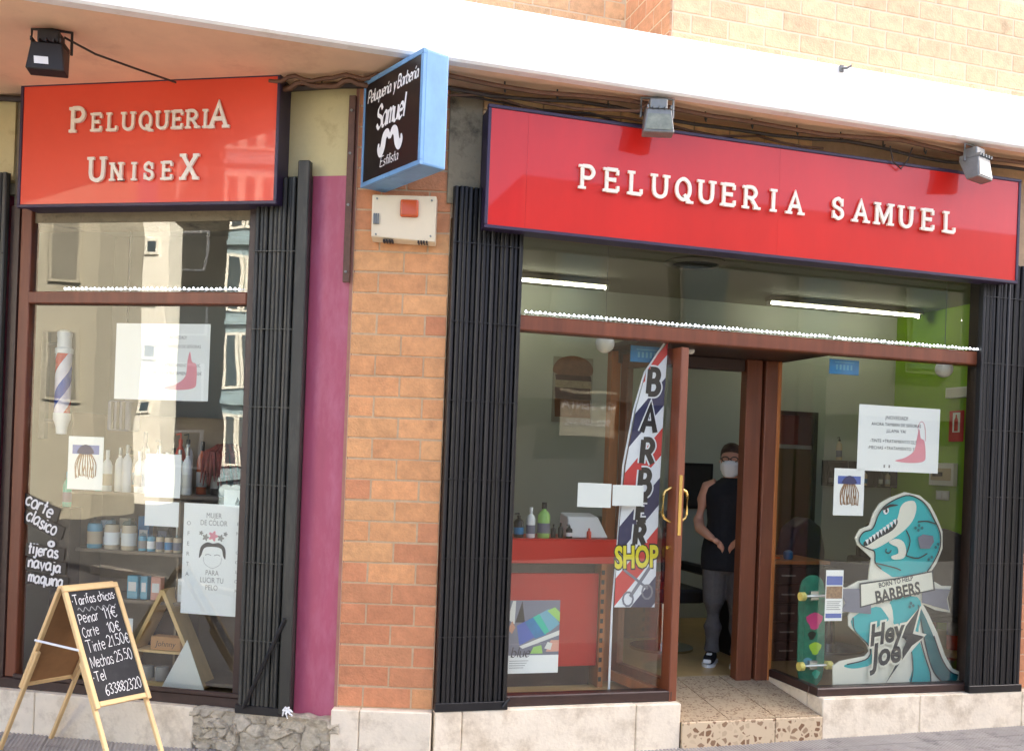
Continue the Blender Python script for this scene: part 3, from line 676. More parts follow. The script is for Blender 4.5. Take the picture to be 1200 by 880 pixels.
# the open door leaf: hinge at the inner jamb, free stile at the pavement
door = bpart('entrance_door', MB(), 'wood_red'); door.location = (1.405, .66, 0); door.rotation_euler = (0, 0, math.atan2(-.66, .135))
LW = .675
dm = MB(); dm.box(LW - .095, LW, -.03, .03, .225, 2.465); door.data = mesh_of(dm, 'entrance_door', 'wood_red', bev=.005)
obj('stile', B(0, .075, -.025, .025, .225, 2.465), 'wood_red', door); obj('rail', B(.075, LW - .095, -.024, .024, .225, .36), 'wood_red', door); obj('rail', B(.075, LW - .095, -.024, .024, 2.37, 2.465), 'wood_red', door)
obj('pane', B(.075, LW - .095, -.003, .003, .36, 2.37), 'glass', door)
for sg in (-1, 1):
    y = .032 * sg; pts = [(LW - .05, y, 1.36), (LW - .05, y + .05 * sg, 1.385), (LW - .05, y + .062 * sg, 1.41), (LW - .05, y + .062 * sg, 1.53), (LW - .05, y + .05 * sg, 1.555), (LW - .05, y, 1.58)]
    obj('handle', MB().tube(pts, .009, 8), 'brass', door, smooth=True)
obj('lock_plate', B(LW - .012, LW + .003, -.012, .012, 1.28, 1.66), 'brass', door)
obj('lock', MB().tube([(LW - .05, -.03, 1.20), (LW - .05, -.05, 1.20)], .012, 10), 'brass', door)
# left shopfront window
wl_ = bpart('shop_window', B(-2.29, -.60, -.005, .10, .165, .232), 'wood_dark', 'L', bev=.006)
obj('post', B(-2.285, -2.225, -.002, .09, .234, 3.2), 'wood_dark', wl_); obj('post', B(-2.223, -2.145, .01, .09, .234, 3.2), 'wood_red', wl_, bev=.005)
obj('post', B(-.66, -.60, 0, .09, .234, 3.2), 'wood_dark', wl_)
obj('rail', B(-2.143, -.662, -.004, .09, 2.585, 2.66), 'wood_red', wl_, bev=.006)
pane(wl_, -2.143, -.662, .234, 2.583); pane(wl_, -2.143, -.662, 2.662, 3.2)
obj('sill', B(-2.14, -.60, -.02, .0, .234, .262), 'wood_dark', wl_, bev=.004)

# ------------------------------------------------------------------ folding metal gates, drawn back
def gate(label, fr, s0, s1, z0, z1, n, m, m2):
    t = thing('folding_gate', label, 'gate', fr, s0, -.045, z0, group='folding security gates')
    W_ = s1 - s0; H = z1 - z0; p = W_ / n; w2 = p * .84
    me = mesh_of(MB().prism([(-w2 / 2, .03), (-w2 / 2, -.0), (-w2 / 2 + .006, -.006), (w2 / 2 - .006, -.006), (w2 / 2, 0), (w2 / 2, .03)], 0, H), 'slat', m)
    for v in me.vertices: x, y, z = v.co; v.co = (x, z, y)
    me.flip_normals(); me.update()
    for i in range(n): link('slat', me, t, (p * (i + .5) + random.uniform(-.004, .004), random.uniform(-.009, .006), random.uniform(-.004, .0)), (0, 0, random.uniform(-.16, .16)))
    obj('backing_plate', B(0, W_, .026, .034, .0, H), m2, t)
    for k in range(1, int(H / .46) + 1): obj('pivot_bar', B(0.002, W_ - .002, -.014, -.0075, k * .46 - .05, k * .46 - .044), m, t)
    obj('bottom_rail', B(-.005, W_ + .005, -.018, .03, -.02, .03), m2, t, bev=.003)
    return t
g1 = gate('black folding gate bunched between the brick pillar and the red desk window', 'R', .005, .435, .258, 3.3, 15, 'black_metal', 'black_metal')
obj('latch', MB().tube([(.40, -.03, .0), (.44, -.035, .05)], .008, 6), 'black_metal', g1)
gate('black folding gate bunched at the right end by the dinosaur', 'R', 3.75, 4.185, .25, 3.2, 15, 'black_metal', 'black_metal')
g2 = gate('grey black folding gate beside the purple wall strip', 'L', -.605, -.29, .18, 3.33, 11, 'grey_metal', 'black_metal')
obj('guide_post', B(.272, .345, -.03, .02, .0, 3.24), 'grey_metal', g2, bev=.006)
obj('lock_bar', MB().tube([(.06, -.04, .02), (.30, -.035, .56)], .012, 6), 'black_metal', g2)
gate('dark folding gate at the far left edge of the left window', 'L', -2.395, -2.292, .18, 3.4, 3, 'grey_metal', 'black_metal')
mb = MB()
for k in range(6):
    a = k * 1.1; mb.tube([(0, 0, 0), (.02 * math.cos(a), -.012, .02 * math.sin(a)), (.035 * math.cos(a + .4), -.006, .03 * math.sin(a + .4) - .02)], [.008, .007, .004], 6)
single('plastic_tie', mb, 'paper', 'scrap of white plastic tied to the foot of the left grey gate', 'plastic tie', 'L', -.262, -.09, .215)

# ================================================================== SIGNS OUTSIDE
def sign_box(label, fr, s0, s1, z0, z1, d0, d1, mface):
    t = thing('shop_sign', label, 'sign', fr, s0, d0, z0)
    W_, H = s1 - s0, z1 - z0
    obj('cabinet', B(.012, W_ - .012, .012, d1 - d0, .012, H - .012), 'sign_frame', t)
    for nm, a in (('frame_rail', (0, W_, -.004, .03, 0, .02)), ('frame_rail', (0, W_, -.004, .03, H - .02, H)), ('frame_rail', (0, .02, -.003, .031, .0205, H - .0205)), ('frame_rail', (W_ - .02, W_, -.003, .031, .0205, H - .0205))):
        obj(nm, B(*a), 'sign_frame', t, bev=.003)
    return t, W_, H
t, W_, H = sign_box('long red sign reading PELUQUERIA SAMUEL over the entrance', 'R', .156, 3.915, 3.04, 3.75, -.18, .0, 'red_acrylic')
pe = [.0205, .245, 1.90, W_ - .0205]
for a, b in zip(pe, pe[1:]): obj('face_panel', B(a, b - .0008, .004, .012, .0205, H - .0205), 'red_acrylic', t)
def word(t, txt, xs, z, h, lw, serif, y=.004, thick=.014, big='', bigh=None):
    for ch, x in zip(txt, xs):
        hh = bigh if ch in big else h
        m, wd = letter_mb(ch, hh, lw * hh / h, thick, serif)
        obj('letter', m, 'letter', t, (x - wd / 2, y - .006, z))
        obj('letter_edge', letter_mb(ch, hh, lw * hh / h * 1.22, .006, serif)[0], 'letter_side', t.children[-1], (.003, .006, -.003)) if False else None
def spread(a, b, n): return [a + (b - a) * i / (n - 1) for i in range(n)]
word(t, 'PELUQUERIA', spread(.772 - .156, 2.165 - .156, 10), .292, .126, .0215, .19)
word(t, 'SAMUEL', spread(2.475 - .156, 3.335 - .156, 6), .292, .126, .0215, .19)
t, W_, H = sign_box('square red sign reading Peluqueria Unisex above the left window', 'L', -2.131, -.424, 3.146, 3.908, -.15, .03, 'red_acrylic_light')
obj('face_panel', B(.0205, W_ - .0205, .004, .012, .0205, H - .0205), 'red_acrylic_light', t)
word(t, 'PELUQUERI', [-1.72 + 2.131 + d for d in (0, .128, .232, .335, .448, .557, .66, .755, .835)], .455, .098, .0175, .18, big='P', bigh=.136)
word(t, 'A', [-.80 + 2.131], .455, .136, .0235, .17)
word(t, 'U', [-1.582 + 2.131], .155, .132, .0235, .18)
word(t, 'NISE', [-1.45 + 2.131 + d for d in (0, .115, .21, .335)], .155, .097, .0175, .19)
word(t, 'X', [-.975 + 2.131], .155, .136, .0235, .15)
# hanging blade sign
ang = math.atan2(5.14 - 5.65, -.535 + .925)
bs = thing('blade_sign', 'black and blue projecting sign reading Peluqueria y Barberia Samuel', 'sign', 'W', -.925, 5.65, 3.245, ang)
Lb, Hb, Tb = .642, .61, .155
obj('case', MB().box(0, Lb, 0.004, Tb, 0, Hb), 'blue_paint', bs, bev=.012, seg=2)
for a in ((0, Lb, -.008, .012, 0, .026), (0, Lb, -.008, .012, Hb - .026, Hb), (0, .02, -.0075, .011, .0262, Hb - .0262), (Lb - .024, Lb, -.0075, .011, .0262, Hb - .0262)): obj('frame_rail', B(*a), 'blue_paint', bs, bev=.002)
obj('face_panel', B(.02, Lb - .024, -.003, .006, .026, Hb - .026), 'sign_black', bs)
def blade_text(name, txt, x, z, h, lw, w_to, slope=0):
    ww = hand_w(txt, h, .10, .3); m = MB(); hand(m, txt, 0, 0, h, lw, 0, .10, 0, .22, pen=.6, space=.3)
    o = obj(name, m, 'print_white', bs, (x, -.0045, z)); o.scale = (w_to / ww, 1, 1); return o
blade_text('lettering', 'Peluquería', .050, .470, .068, .014, .262); blade_text('lettering', 'y Barbería', .335, .470, .068, .014, .262)
blade_text('lettering', 'Samuel', .155, .298, .125, .026, .315)
blade_text('lettering', 'Estilista', .215, .075, .055, .007, .20)
mo = MB()
for sgn in (-1, 1):
    c = smooth_pts([(0, .0), (.035 * sgn, .035), (.075 * sgn, .02), (.095 * sgn, -.03), (.125 * sgn, -.06), (.155 * sgn, -.035), (.15 * sgn, -.005)], k=6)
    ws = [(.0), ]
    L_, R_ = [], []
    n = len(c)
    for i, p in enumerate(c):
        u = i / (n - 1); wd = .030 * math.sin(math.pi * min(1, (u * .86 + .10))) + .002
        a, b = Vector(c[max(i - 1, 0)]), Vector(c[min(i + 1, n - 1)]); tt = (b - a).normalized(); nn = Vector((-tt.y, tt.x))
        L_.append(Vector(p) + nn * wd); R_.append(Vector(p) - nn * wd)
    v = [(q.x * .8, -.0001 * sgn, q.y) for q in L_] + [(q.x * .8, -.0001 * sgn, q.y) for q in R_]
    f = [((n + i, n + i + 1, i + 1, i) if sgn > 0 else (i, i + 1, n + i + 1, n + i)) for i in range(n - 1)]
    mo.add(v, f)
obj('moustache_emblem', mo, 'print_white', bs, (.315, -.0047, .215))
for zz in (.16, .46): obj('bracket_arm', MB().tube([(0, Tb / 2, zz), (-.12, Tb / 2 - .02, zz - .0)], .013, 6), 'rust_steel', bs)
# wall rail that carries it
rl = thing('bracket_rail', 'rusty brown steel rail bolted to the wall behind the blade sign', 'rail', 'L', -.02, -.02, 2.715)
obj('bar', B(-.028, .012, -.012, .012, 0, 1.09), 'rust_steel', rl, bev=.002)
for zz in (.06, .45, .75, 1.0): obj('bolt', MB().tube([(-.008, -.012, zz), (-.008, -.022, zz)], .008, 6), 'lamp_grey', rl)
# alarm siren box
al = thing('alarm_box', 'cream alarm siren box with orange lens on the brick pillar', 'alarm box', 'P', -.452, -.012, 2.955)
mb = MB(); mb.add([(0, 0, .0), (.372, 0, -.012), (.372, -.07, .0), (0, -.07, .02), (0, 0, .258), (.372, 0, .262), (.372, -.085, .262), (0, -.085, .258)], [(0, 1, 2, 3)[::1], (4, 7, 6, 5), (0, 4, 5, 1), (1, 5, 6, 2), (2, 6, 7, 3), (3, 7, 4, 0)])
obj('case', mb, 'cream_plastic', al, bev=.008, seg=2)
obj('lens', B(.165, .27, -.098, -.07, .135, .235), 'lens_orange', al, bev=.02, seg=3, smooth=True)
mbv = MB()
for k in range(3): mbv.box(.012 + k * .012, .020 + k * .012, -.088, -.06, .09, .15)
obj('vent', mbv, 'lamp_grey', al)
for x in (.03, .345):
    for zz in (.03, .235): obj('screw', MB().tube([(x, -.08, zz), (x, -.089, zz)], .006, 6), 'lamp_grey', al)
for x in (.07, .27):
    m = MB()
    for k in range(4): m.box(x + k * .016, x + k * .016 + .009, -.074, -.02, -.009, .006)
    obj('grille', m, 'lamp_black', al)
# floodlights
def flood(label, fr, s, d, z, m, rz, scale=1, facing=0):
    t = thing('floodlight', label, 'floodlight', fr, s, d, z, rz, 'floodlights under the band')
    k = scale
    obj('bracket', MB().tube([(-.10 * k, 0, -.13 * k), (-.10 * k, 0, -.012), (0, 0, -.006), (.10 * k, 0, -.012), (.10 * k, 0, -.13 * k)], .008, 6), 'lamp_black' if m == 'lamp_black' else 'lamp_grey', t)
    mb = MB()
    mb.prism([(-.055 * k, -.03 * k), (.055 * k, -.03 * k), (.055 * k, -.095 * k), (-.055 * k, -.095 * k)], -.06 * k, .04 * k)
    obj('ballast_box', mb, m, t, bev=.006)
    hb = MB(); a = .095 * k
    hb.add([(-a, -.10 * k, -.25 * k), (a, -.10 * k, -.25 * k), (a, -.015 * k, -.26 * k), (-a, -.015 * k, -.26 * k), (-a * .8, -.085 * k, -.105 * k), (a * .8, -.085 * k, -.105 * k), (a * .8, .06 * k, -.105 * k), (-a * .8, .06 * k, -.105 * k)],
           [(0, 3, 2, 1), (4, 5, 6, 7), (0, 1, 5, 4), (1, 2, 6, 5), (2, 3, 7, 6), (3, 0, 4, 7)])
    obj('housing', hb, m, t, bev=.005)
    gl = MB().add([(-a * .88, -.1035 * k, -.235 * k), (a * .88, -.1035 * k, -.235 * k), (a * .72, -.0905 * k, -.135 * k), (-a * .72, -.0905 * k, -.135 * k)], [(0, 1, 2, 3)])
    if m != 'lamp_black': obj('lens', gl, 'lamp_glass', t)
    else: obj('label_plate', MB().add([(-.05 * k, -.104 * k, -.225 * k), (.02 * k, -.104 * k, -.225 * k), (.015 * k, -.0985 * k, -.185 * k), (-.055 * k, -.0985 * k, -.185 * k)], [(0, 1, 2, 3)]), 'print_white', t)
    for i in range(5): obj('fin', B(-a * .8 + i * a * .38, -a * .8 + i * a * .38 + .008, -.10 * k, .05 * k, -.106 * k, -.085 * k), m, t)
    return t
flood('black floodlight hanging from the soffit above the left sign', 'W', -2.50, 5.16, 3.889, 'lamp_black', .15, 1.0)
flood('grey floodlight over the middle of the long red sign', 'R', 1.15, -.30, 3.885, 'lamp_grey', -.25, .95)
flood('grey floodlight at the right end of the long red sign', 'R', 3.40, -.30, 3.885, 'lamp_grey', .35, .95)
# cables under the soffit
def cable(label, pts, r, m):
    return tag(obj('cable', MB().tube([wpos(*p) for p in pts], r, 6), m, smooth=True), label, 'cable', 'cables slung under the soffit')
def run(fr, s0, s1, d, z, sag, n=18, ph=0):
    return [(fr, s0 + (s1 - s0) * i / n, d + .02 * math.sin(i * .9 + ph), z - sag * abs(math.sin(math.pi * i / n * 3 + ph)) * .6 + .008 * math.sin(i * 1.7 + ph)) for i in range(n + 1)]
cable('thick brown cable along the soffit edge over the long sign', run('R', -.35, 4.5, -.22, 3.862, .02), .014, 'cable_brown')
cable('dark cable sagging behind the top of the long sign', run('R', -.35, 4.4, -.14, 3.845, .04, ph=.7), .011, 'cable_dark')
cable('thin brown cable looping over the long sign', run('R', -.35, 2.4, -.1, 3.815, .05, ph=1.6), .008, 'cable_brown')
cable('brown cable slanting from the corner to the middle floodlight', [('R', -.3, -.1, 3.84), ('R', .2, -.12, 3.83), ('R', .7, -.16, 3.80), ('R', 1.05, -.26, 3.80), ('R', 1.12, -.28, 3.86)], .009, 'cable_brown')
cable('lowest slack cable crossing the gap above the red sign', [('R', -.3, -.06, 3.80), ('R', .1, -.08, 3.81), ('R', .5, -.1, 3.785), ('R', .8, -.12, 3.80), ('R', 1.0, -.1, 3.775), ('R', 1.4, -.08, 3.80), ('R', 1.9, -.05, 3.79)], .007, 'cable_dark')
cable('grey brown conduit along the top of the left sign', run('L', -2.5, .2, -.05, 3.865, .01), .020, 'cable_dark')
cable('light brown cable bundle between left sign and blade sign', run('L', -.5, .25, -.12, 3.85, .03, ph=.4), .016, 'cable_brown')
cable('second brown cable between left sign and blade sign', run('L', -.5, .3, -.16, 3.868, .02, ph=1.4), .012, 'cable_brown')
cable('thin cable running from the black floodlight to the left sign', [('W', -2.44, 5.17, 3.85), ('W', -2.33, 5.3, 3.82), ('W', -2.2, 5.5, 3.83), ('W', -2.05, 5.75, 3.85)], .006, 'cable_dark')
cable('wire curl hanging over the right end of the long sign', [('R', 2.85, -.19, 3.84), ('R', 2.87, -.2, 3.74), ('R', 2.93, -.2, 3.70), ('R', 2.98, -.2, 3.76), ('R', 3.02, -.19, 3.85)], .005, 'cable_dark')
for i in range(16):
    fr, s = ('R', .25 + i * .32) if i < 10 else ('L', -2.1 + (i - 10) * .38)
    o = single('cable_clip', MB().tube([(0, 0, .045), (0, 0, 0), (.0, -.012, -.02), (0, -.02, 0)], .005, 5), 'lamp_black', ('first', 'second', 'third', 'fourth', 'fifth', 'sixth', 'seventh', 'eighth', 'ninth', 'tenth')[i if i < 10 else i - 10] + ' small dark cable clip from the left above the ' + ('long' if i < 10 else 'left') + ' red sign', 'clip', fr, s, -.17 if fr == 'R' else -.08, 3.848, group='clips of the soffit cables')

# ================================================================== LIGHT STRINGS, LAMPS
def light_string(label, fr, s0, s1, d, z, step):
    t = thing('light_string', label, 'light string', fr, s0, d, z)
    obj('cord', MB().tube([(0, 0, 0), ((s1 - s0) / 2, 0, -.001), (s1 - s0, 0, 0)], .004, 5), 'bottle_white', t)
    m = MB(); n = int((s1 - s0) / step)
    for i in range(n): x = i * step + random.uniform(-.004, .004); m.lathe([(.002, -.008), (.0062, -.003), (.0062, .003), (.002, .008)], x, -.006, 6, z=random.uniform(.0, .006))
    tag(obj('bulbs', m, 'led', t), kind='stuff')
light_string('lit white light string along the transom of the long shopfront', 'R', .475, 2.58, -.02, 2.600, .030)
light_string('lit white light string on the right end of the long transom', 'R', 2.60, 3.84, -.02, 2.597, .030)
light_string('lit white light string on the rail of the left window', 'L', -1.87, -.665, -.02, 2.672, .030)
def tube_lamp(label, s0, s1):
    t = thing('fluorescent_lamp', label, 'ceiling light', 'R', s0, 2.68, 3.34, group='fluorescent lamps on the salon ceiling'); W_ = s1 - s0
    obj('batten', B(0, W_, -.05, .05, -.02, .022), 'ceiling_paint', t); obj('tube', MB().tube([(.03, 0, -.038), (W_ - .03, 0, -.038)], .0095, 8), 'tube', t)
    for x in (.012, W_ - .012): obj('end_cap', B(x - .012, x + .012, -.02, .02, -.06, -.021), 'bottle_white', t)
tube_lamp('fluorescent tube lamp on the ceiling behind the left transom glass', .35, 2.06); tube_lamp('fluorescent tube lamp on the ceiling behind the right transom glass', 3.70, 5.43)
vt = thing('ceiling_vent', 'round dark air vent on the salon ceiling', 'vent', 'R', 2.37, 1.57, 3.364)
obj('ring', MB().lathe([(.24, 0), (.25, -.012), (.19, -.03), (.18, -.01)], n=24), 'wall_dim', vt, smooth=True); obj('grille', MB().lathe([(.0, -.012), (.178, -.012), (.178, -.018), (.06, -.03), (.0, -.03)], n=24), 'lamp_black', vt)
for lab, s, d, rr in (('white globe ball hanging behind the left pane', 1.113, .30, .062), ('small white globe ball hanging in the doorway', 1.745, .34, .026), ('white globe ball hanging before the green wall', 3.76, .32, .062)):
    t = thing('hanging_globe', lab, 'globe', 'R', s, d, 2.49, group='white hanging globes')
    obj('ball', MB().lathe([(rr * math.sin(a * math.pi / 12) + .0005, -rr * math.cos(a * math.pi / 12)) for a in range(13)], n=20), 'globe', t, smooth=True)
    obj('cord', MB().tube([(0, 0, rr), (0, 0, .875 if rr > .03 else .04)], .002, 5), 'lamp_grey', t)

# ================================================================== SALON INTERIOR, LEFT PART
dk = thing('reception_desk', 'bright red reception desk behind the left pane', 'desk', 'R', .30, .50, .215)
obj('front_panel', B(.06, .925, .03, .05, .14, .76), 'red_lacquer', dk, bev=.004); obj('upper_panel', B(.0, 1.03, -.02, .01, .83, .985), 'red_lacquer', dk, bev=.004)
obj('desk_top', B(.0, 1.03, .0101, .5, .955, .984), 'red_lacquer', dk); obj('plinth_board', B(.02, .9, .09, .11, 0, .14), 'wood_dark', dk); obj('carcass', B(.06, .9, .052, .5, .14, .82), 'wood_dark', dk)
pp = obj('end_post', B(.928, .965, .0, .4, .0, .83), 'wood_orange', dk)
for k in range(12): obj('slot', B(.931, .952, -.003, .001, .04 + k * .065, .07 + k * .065), 'lamp_black', pp)
obj('counter_lip', B(.0, 1.03, -.021, .02, .9852, .992), 'red_lacquer', dk)
def bottle(label, fr, s, d, z, r, h, m, mcap, kind='pump', group=None, name='bottle'):
    t = thing(name, label, 'bottle' if name == 'bottle' else name.split('_')[-1], fr, s, d, z, group=group)
    if kind == 'jar':
        obj('body', MB().lathe([(r * .95, 0), (r, .01), (r, h * .72), (r * .9, h * .78), (r * .9, h * .8)], n=14), m, t, smooth=True); obj('lid', MB().lathe([(r * .92, h * .8), (r * .95, h * .82), (r * .7, h * .93), (r * .15, h * .95), (r * .18, h), (.001, h)], n=14), mcap, t, smooth=True)
    else:
        obj('body', MB().lathe([(r * .93, 0), (r, .008), (r, h * .62), (r * .75, h * .72), (r * .34, h * .78), (r * .34, h * .82)], n=14), m, t, smooth=True)
        if kind == 'pump':
            obj('pump', MB().lathe([(r * .38, h * .82), (r * .38, h * .9), (r * .12, h * .9), (r * .12, h)], n=10).tube([(0, 0, h * .99), (-r * .9, 0, h * .97)], r * .14, 6), mcap, t)
        else: obj('cap', MB().lathe([(r * .4, h * .82), (r * .4, h), (r * .3, h)], n=12), mcap, t, smooth=True)
    if r > .02: obj('label_band', MB().lathe([(r * 1.012, h * .14), (r * 1.012, h * (.42 if kind != 'jar' else .55))], n=14), random.choice(['paper_dim', 'ink_light', 'sign_blue', 'jar_tan', 'flag_grey', 'paper']), t, smooth=True)
    return t
zt = 1.2075
bottle('black pump bottle at the left end of the red desk', 'R', .655, .56, zt, .034, .16, 'black_plastic', 'black_plastic')
bottle('white pump bottle on the red desk', 'R', .735, .55, zt, .030, .20, 'bottle_white', 'bottle_white', 'cap')
bottle('pale green bottle with black cap on the red desk', 'R', .825, .55, zt, .042, .235, 'bottle_green', 'black_plastic', 'cap')
bottle('black tube next to the green bottle on the red desk', 'R', .905, .58, zt, .016, .09, 'black_plastic', 'black_plastic', 'cap')
bottle('second black tube standing on the red desk', 'R', .955, .58, zt, .018, .10, 'black_plastic', 'black_plastic', 'cap')
bottle('small black dispenser on the red desk before the white box', 'R', 1.01, .56, zt, .022, .09, 'black_plastic', 'black_plastic')
bottle('tiny red flask on the red desk before the white box', 'R', 1.14, .53, zt, .016, .07, 'bottle_red', 'bottle_red', 'cap')
t = thing('till', 'white sloping till box on the right end of the red desk', 'till', 'R', 1.02, .58, zt)
obj('case', MB().add([(0, 0, 0), (.28, 0, 0), (.28, .22, 0), (0, .22, 0), (0.0, .05, .14), (.22, .05, .14), (.22, .2, .16), (0, .2, .16)], [(0, 3, 2, 1), (4, 5, 6, 7), (0, 1, 5, 4), (1, 2, 6, 5), (2, 3, 7, 6), (3, 0, 4, 7)]), 'bottle_white', t, bev=.006)
obj('screen', B(.02, .2, .046, .049, .06, .12), 'paper_dim', t)

def sheet(name, label, fr, s0, s1, z0, z1, d, m='paper', tilt=0):
    t = thing(name, label, 'paper' if name != 'poster' else 'poster', fr, s0, d, z0)
    t.rotation_euler[1] = tilt
    obj('sheet', B(0, s1 - s0, 0, .0012, 0, z1 - z0), m, t); return t
GI = .0505
sheet('paper_notice', 'left one of two blank white papers on the glass before the flag', 'R', .871, 1.093, 1.443, 1.592, GI, tilt=.01)
sheet('paper_notice', 'right one of two blank white papers on the glass overlapping the flag', 'R', 1.103, 1.312, 1.455, 1.585, GI, tilt=-.004)
fl = sheet('poster', 'product leaflet with teal swatches taped low on the left pane', 'R', .452, .785, .425, .868, GI)
m = MB(); m.flat([(.0, .11), (.333, .11), (.333, .443), (0, .443)], -.0004); obj('photo_area', m, 'flag_grey', fl)
for i, (mm, pts) in enumerate((('lamp_black', [(.05, .31), (.09, .44), (.11, .31)]), ('paper_dim', [(.0, .33), (.03, .44), (.05, .44), (.045, .3)]), ('blue_ink', [(.06, .29), (.14, .33), (.18, .22), (.08, .17)]), ('sign_blue', [(.11, .31), (.17, .345), (.25, .235), (.18, .21)]), ('bottle_teal', [(.16, .34), (.20, .36), (.28, .26), (.24, .235)]),
     ('jar_blue', [(.2, .36), (.26, .39), (.333, .30), (.27, .25)]), ('bottle_green', [(.25, .38), (.3, .4), (.333, .37), (.333, .31)]), ('paper_dim', [(.1, .15), (.333, .23), (.333, .26), (.08, .165)]), ('skin', [(.005, .27), (.03, .32), (.05, .28), (.03, .24)]), ('box_pink', [(.25, .13), (.333, .13), (.333, .2), (.28, .2)]), ('bottle_green', [(.15, .12), (.23, .12), (.22, .17), (.17, .16)]), ('paper_dim', [(.24, .15), (.26, .19), (.29, .18), (.28, .14)]))):
    obj('swatch', MB().flat(pts, -.0006 - .00012 * i), mm, fl)
m = MB(); hand(m, 'blue', .03, .10, .06, .008, -.0022, pen=.6, shear=.2); obj('lettering', m, 'ink', fl)
m = MB()
for k in range(4): m.box(.02, .14 - .01 * k, -.001, 0, .075 - k * .014, .078 - k * .014)
obj('fine_print', m, 'ink_light', fl)

# feather flag
fo = [(1.466, 2.50), (1.40, 2.42), (1.323, 2.30), (1.263, 2.062), (1.208, 1.709), (1.185, 1.412), (1.169, 1.089), (1.166, .814), (1.442, .812), (1.443, 1.2), (1.446, 1.636), (1.455, 2.127), (1.464, 2.40)]
fg = thing('feather_flag', 'red white and navy feather flag reading BARBER SHOP behind the left pane', 'flag', 'R', 1.3, .105, .22)
rel = [(x - 1.3, z - .22) for x, z in fo]
obj('cloth', MB().prism(rel, 0, .003), 'flag_print', fg)
obj('pole', MB().tube([(rel[7][0] - .012, .012, .0), (rel[7][0] - .012, .012, .55), (rel[4][0] - .014, .01, rel[4][1]), (rel[3][0] - .01, .01, rel[3][1]), (rel[2][0] - .006, .01, rel[2][1]), (rel[0][0] - .01, .01, rel[0][1] + .01)], .007, 6), 'flag_white', fg)
obj('foot', B(-.28, .02, -.03, .12, -.004, .012), 'lamp_black', fg, bev=.003)
for ch, (x, z), sz in zip('BARBER', ((1.375, 2.245), (1.352, 2.005), (1.350, 1.80), (1.338, 1.605), (1.328, 1.43), (1.318, 1.275)), (.155, .165, .15, .155, .13, .125)):
    # heavy black letter with a pale outline
    wd_ = G[ch][0] * sz * .8
    def heavy(lw, y):
        m = MB(); i = 0
        for p, cl, _ in strokes(ch)[1]: m.ribbon([((a + .08 * b) * sz * .8, b * sz) for a, b in p], lw, y - i * .0002, 0, cl); i += 1
        return m
    b = obj('letter', heavy(.036, 0), 'flag_black', fg, (x - 1.3 - wd_ / 2, -.0034, z - .22 - sz / 2))
    obj('outline', heavy(.056, 0), 'flag_white', b, (0, .0016, 0))
sh = text('lettering', 'SHOP', .19, 'flag_yellow', fg, 1.303 - 1.3, -.0022, 1.125 - .22, offset=.007, sx=.62, rot=-.04)
link('outline', text_mesh('SHOP', .19, 'flag_black', offset=.017, sx=.62), sh, (0, .0008, 0))
scm = MB()
scm.ribbon([(.10, .85), (-.03, .66)], .022, -.002); scm.ribbon([(-.08, .83), (.09, .71)], .016, -.0024)
for cx, cz in ((-.045, .645), (.085, .69)): scm.ribbon([(cx + .035 * math.cos(a * .628), cz + .045 * math.sin(a * .628)) for a in range(10)], .012, -.0028, closed=True)
obj('scissors_emblem', scm, 'flag_grey', fg)
# blue stickers / hanging signs over the doorway
for lab, s0, s1, z0, z1, d in (('blue opening sign hanging behind the top of the flag', 1.235, 1.44, 2.37, 2.475, .16), ('blue opening sign at the top of the right pane', 2.63, 2.86, 2.37, 2.47, .062)):
    t = thing('hanging_sign', lab, 'sign', 'R', s0, d, z0); obj('board', B(0, s1 - s0, 0, .006, 0, z1 - z0), 'sign_blue', t, bev=.002)
    m = MB()
    for k in range(5): m.box(.05 + k * .028, .064 + k * .028, -.001, .0, .03, .065)
    m.box(.04, .19, -.0012, 0, .078, .083); obj('pale_print', m, 'jar_blue', t)
# picture of a burger on the back wall
bg_ = thing('burger_picture', 'brown burger picture on the pale wall seen through the left pane', 'picture', 'R', 1.74, 3.188, 2.09)
obj('board', B(0, .40, 0, .008, 0, .62), 'wall_dim', bg_)
mat('burger_bun', lin(120, 82, 58), .7, var=.25, vscale=14); mat('burger_dark', lin(66, 36, 30), .7, var=.4, vscale=18); mat('burger_pale', lin(160, 146, 120), .7, var=.3, vscale=24)
obj('bun', MB().flat(smooth_pts([(.02, .46), (.0, .52), (.06, .6), (.2, .635), (.34, .6), (.40, .52), (.37, .45), (.2, .42)], True), -.001), 'burger_bun', bg_)
for mm, z0, z1, i in (('burger_dark', .40, .45, 1), ('burger_pale', .33, .40, 2), ('burger_dark', .22, .33, 3), ('burger_bun', .05, .22, 4)): obj('layer', MB().flat([(.03, z0), (.39, z0), (.38, z1), (.02, z1)], -.001 - .0005 * i), mm, bg_)
# black chair and things behind the person
ch_ = thing('salon_chair', 'black salon chair on the floor behind the person', 'chair', 'R', 2.28, 1.75, .215)
obj('seat', B(-.25, .25, -.25, .25, .40, .52), 'black_plastic', ch_, bev=.03, seg=2); obj('backrest', B(-.24, .24, .2, .30, .5, 1.12), 'black_plastic', ch_, bev=.03, seg=2)
for x in (-.27, .27): obj('armrest', B(x - .03, x + .03, -.2, .22, .62, .70), 'black_plastic', ch_, bev=.015)
obj('pedestal', MB().lathe([(.26, 0), (.26, .02), (.05, .05), (.04, .4)], n=20), 'chrome', ch_, smooth=True)
tb = thing('wash_unit', 'black washbasin unit standing behind the open doorway', 'unit', 'R', 1.9, 2.2, .215)
obj('cabinet', B(0, .55, 0, .5, .0, .95), 'black_plastic', tb, bev=.01); obj('basin', B(.04, .51, .02, .46, .951, 1.02), 'black_plastic', tb, bev=.02)
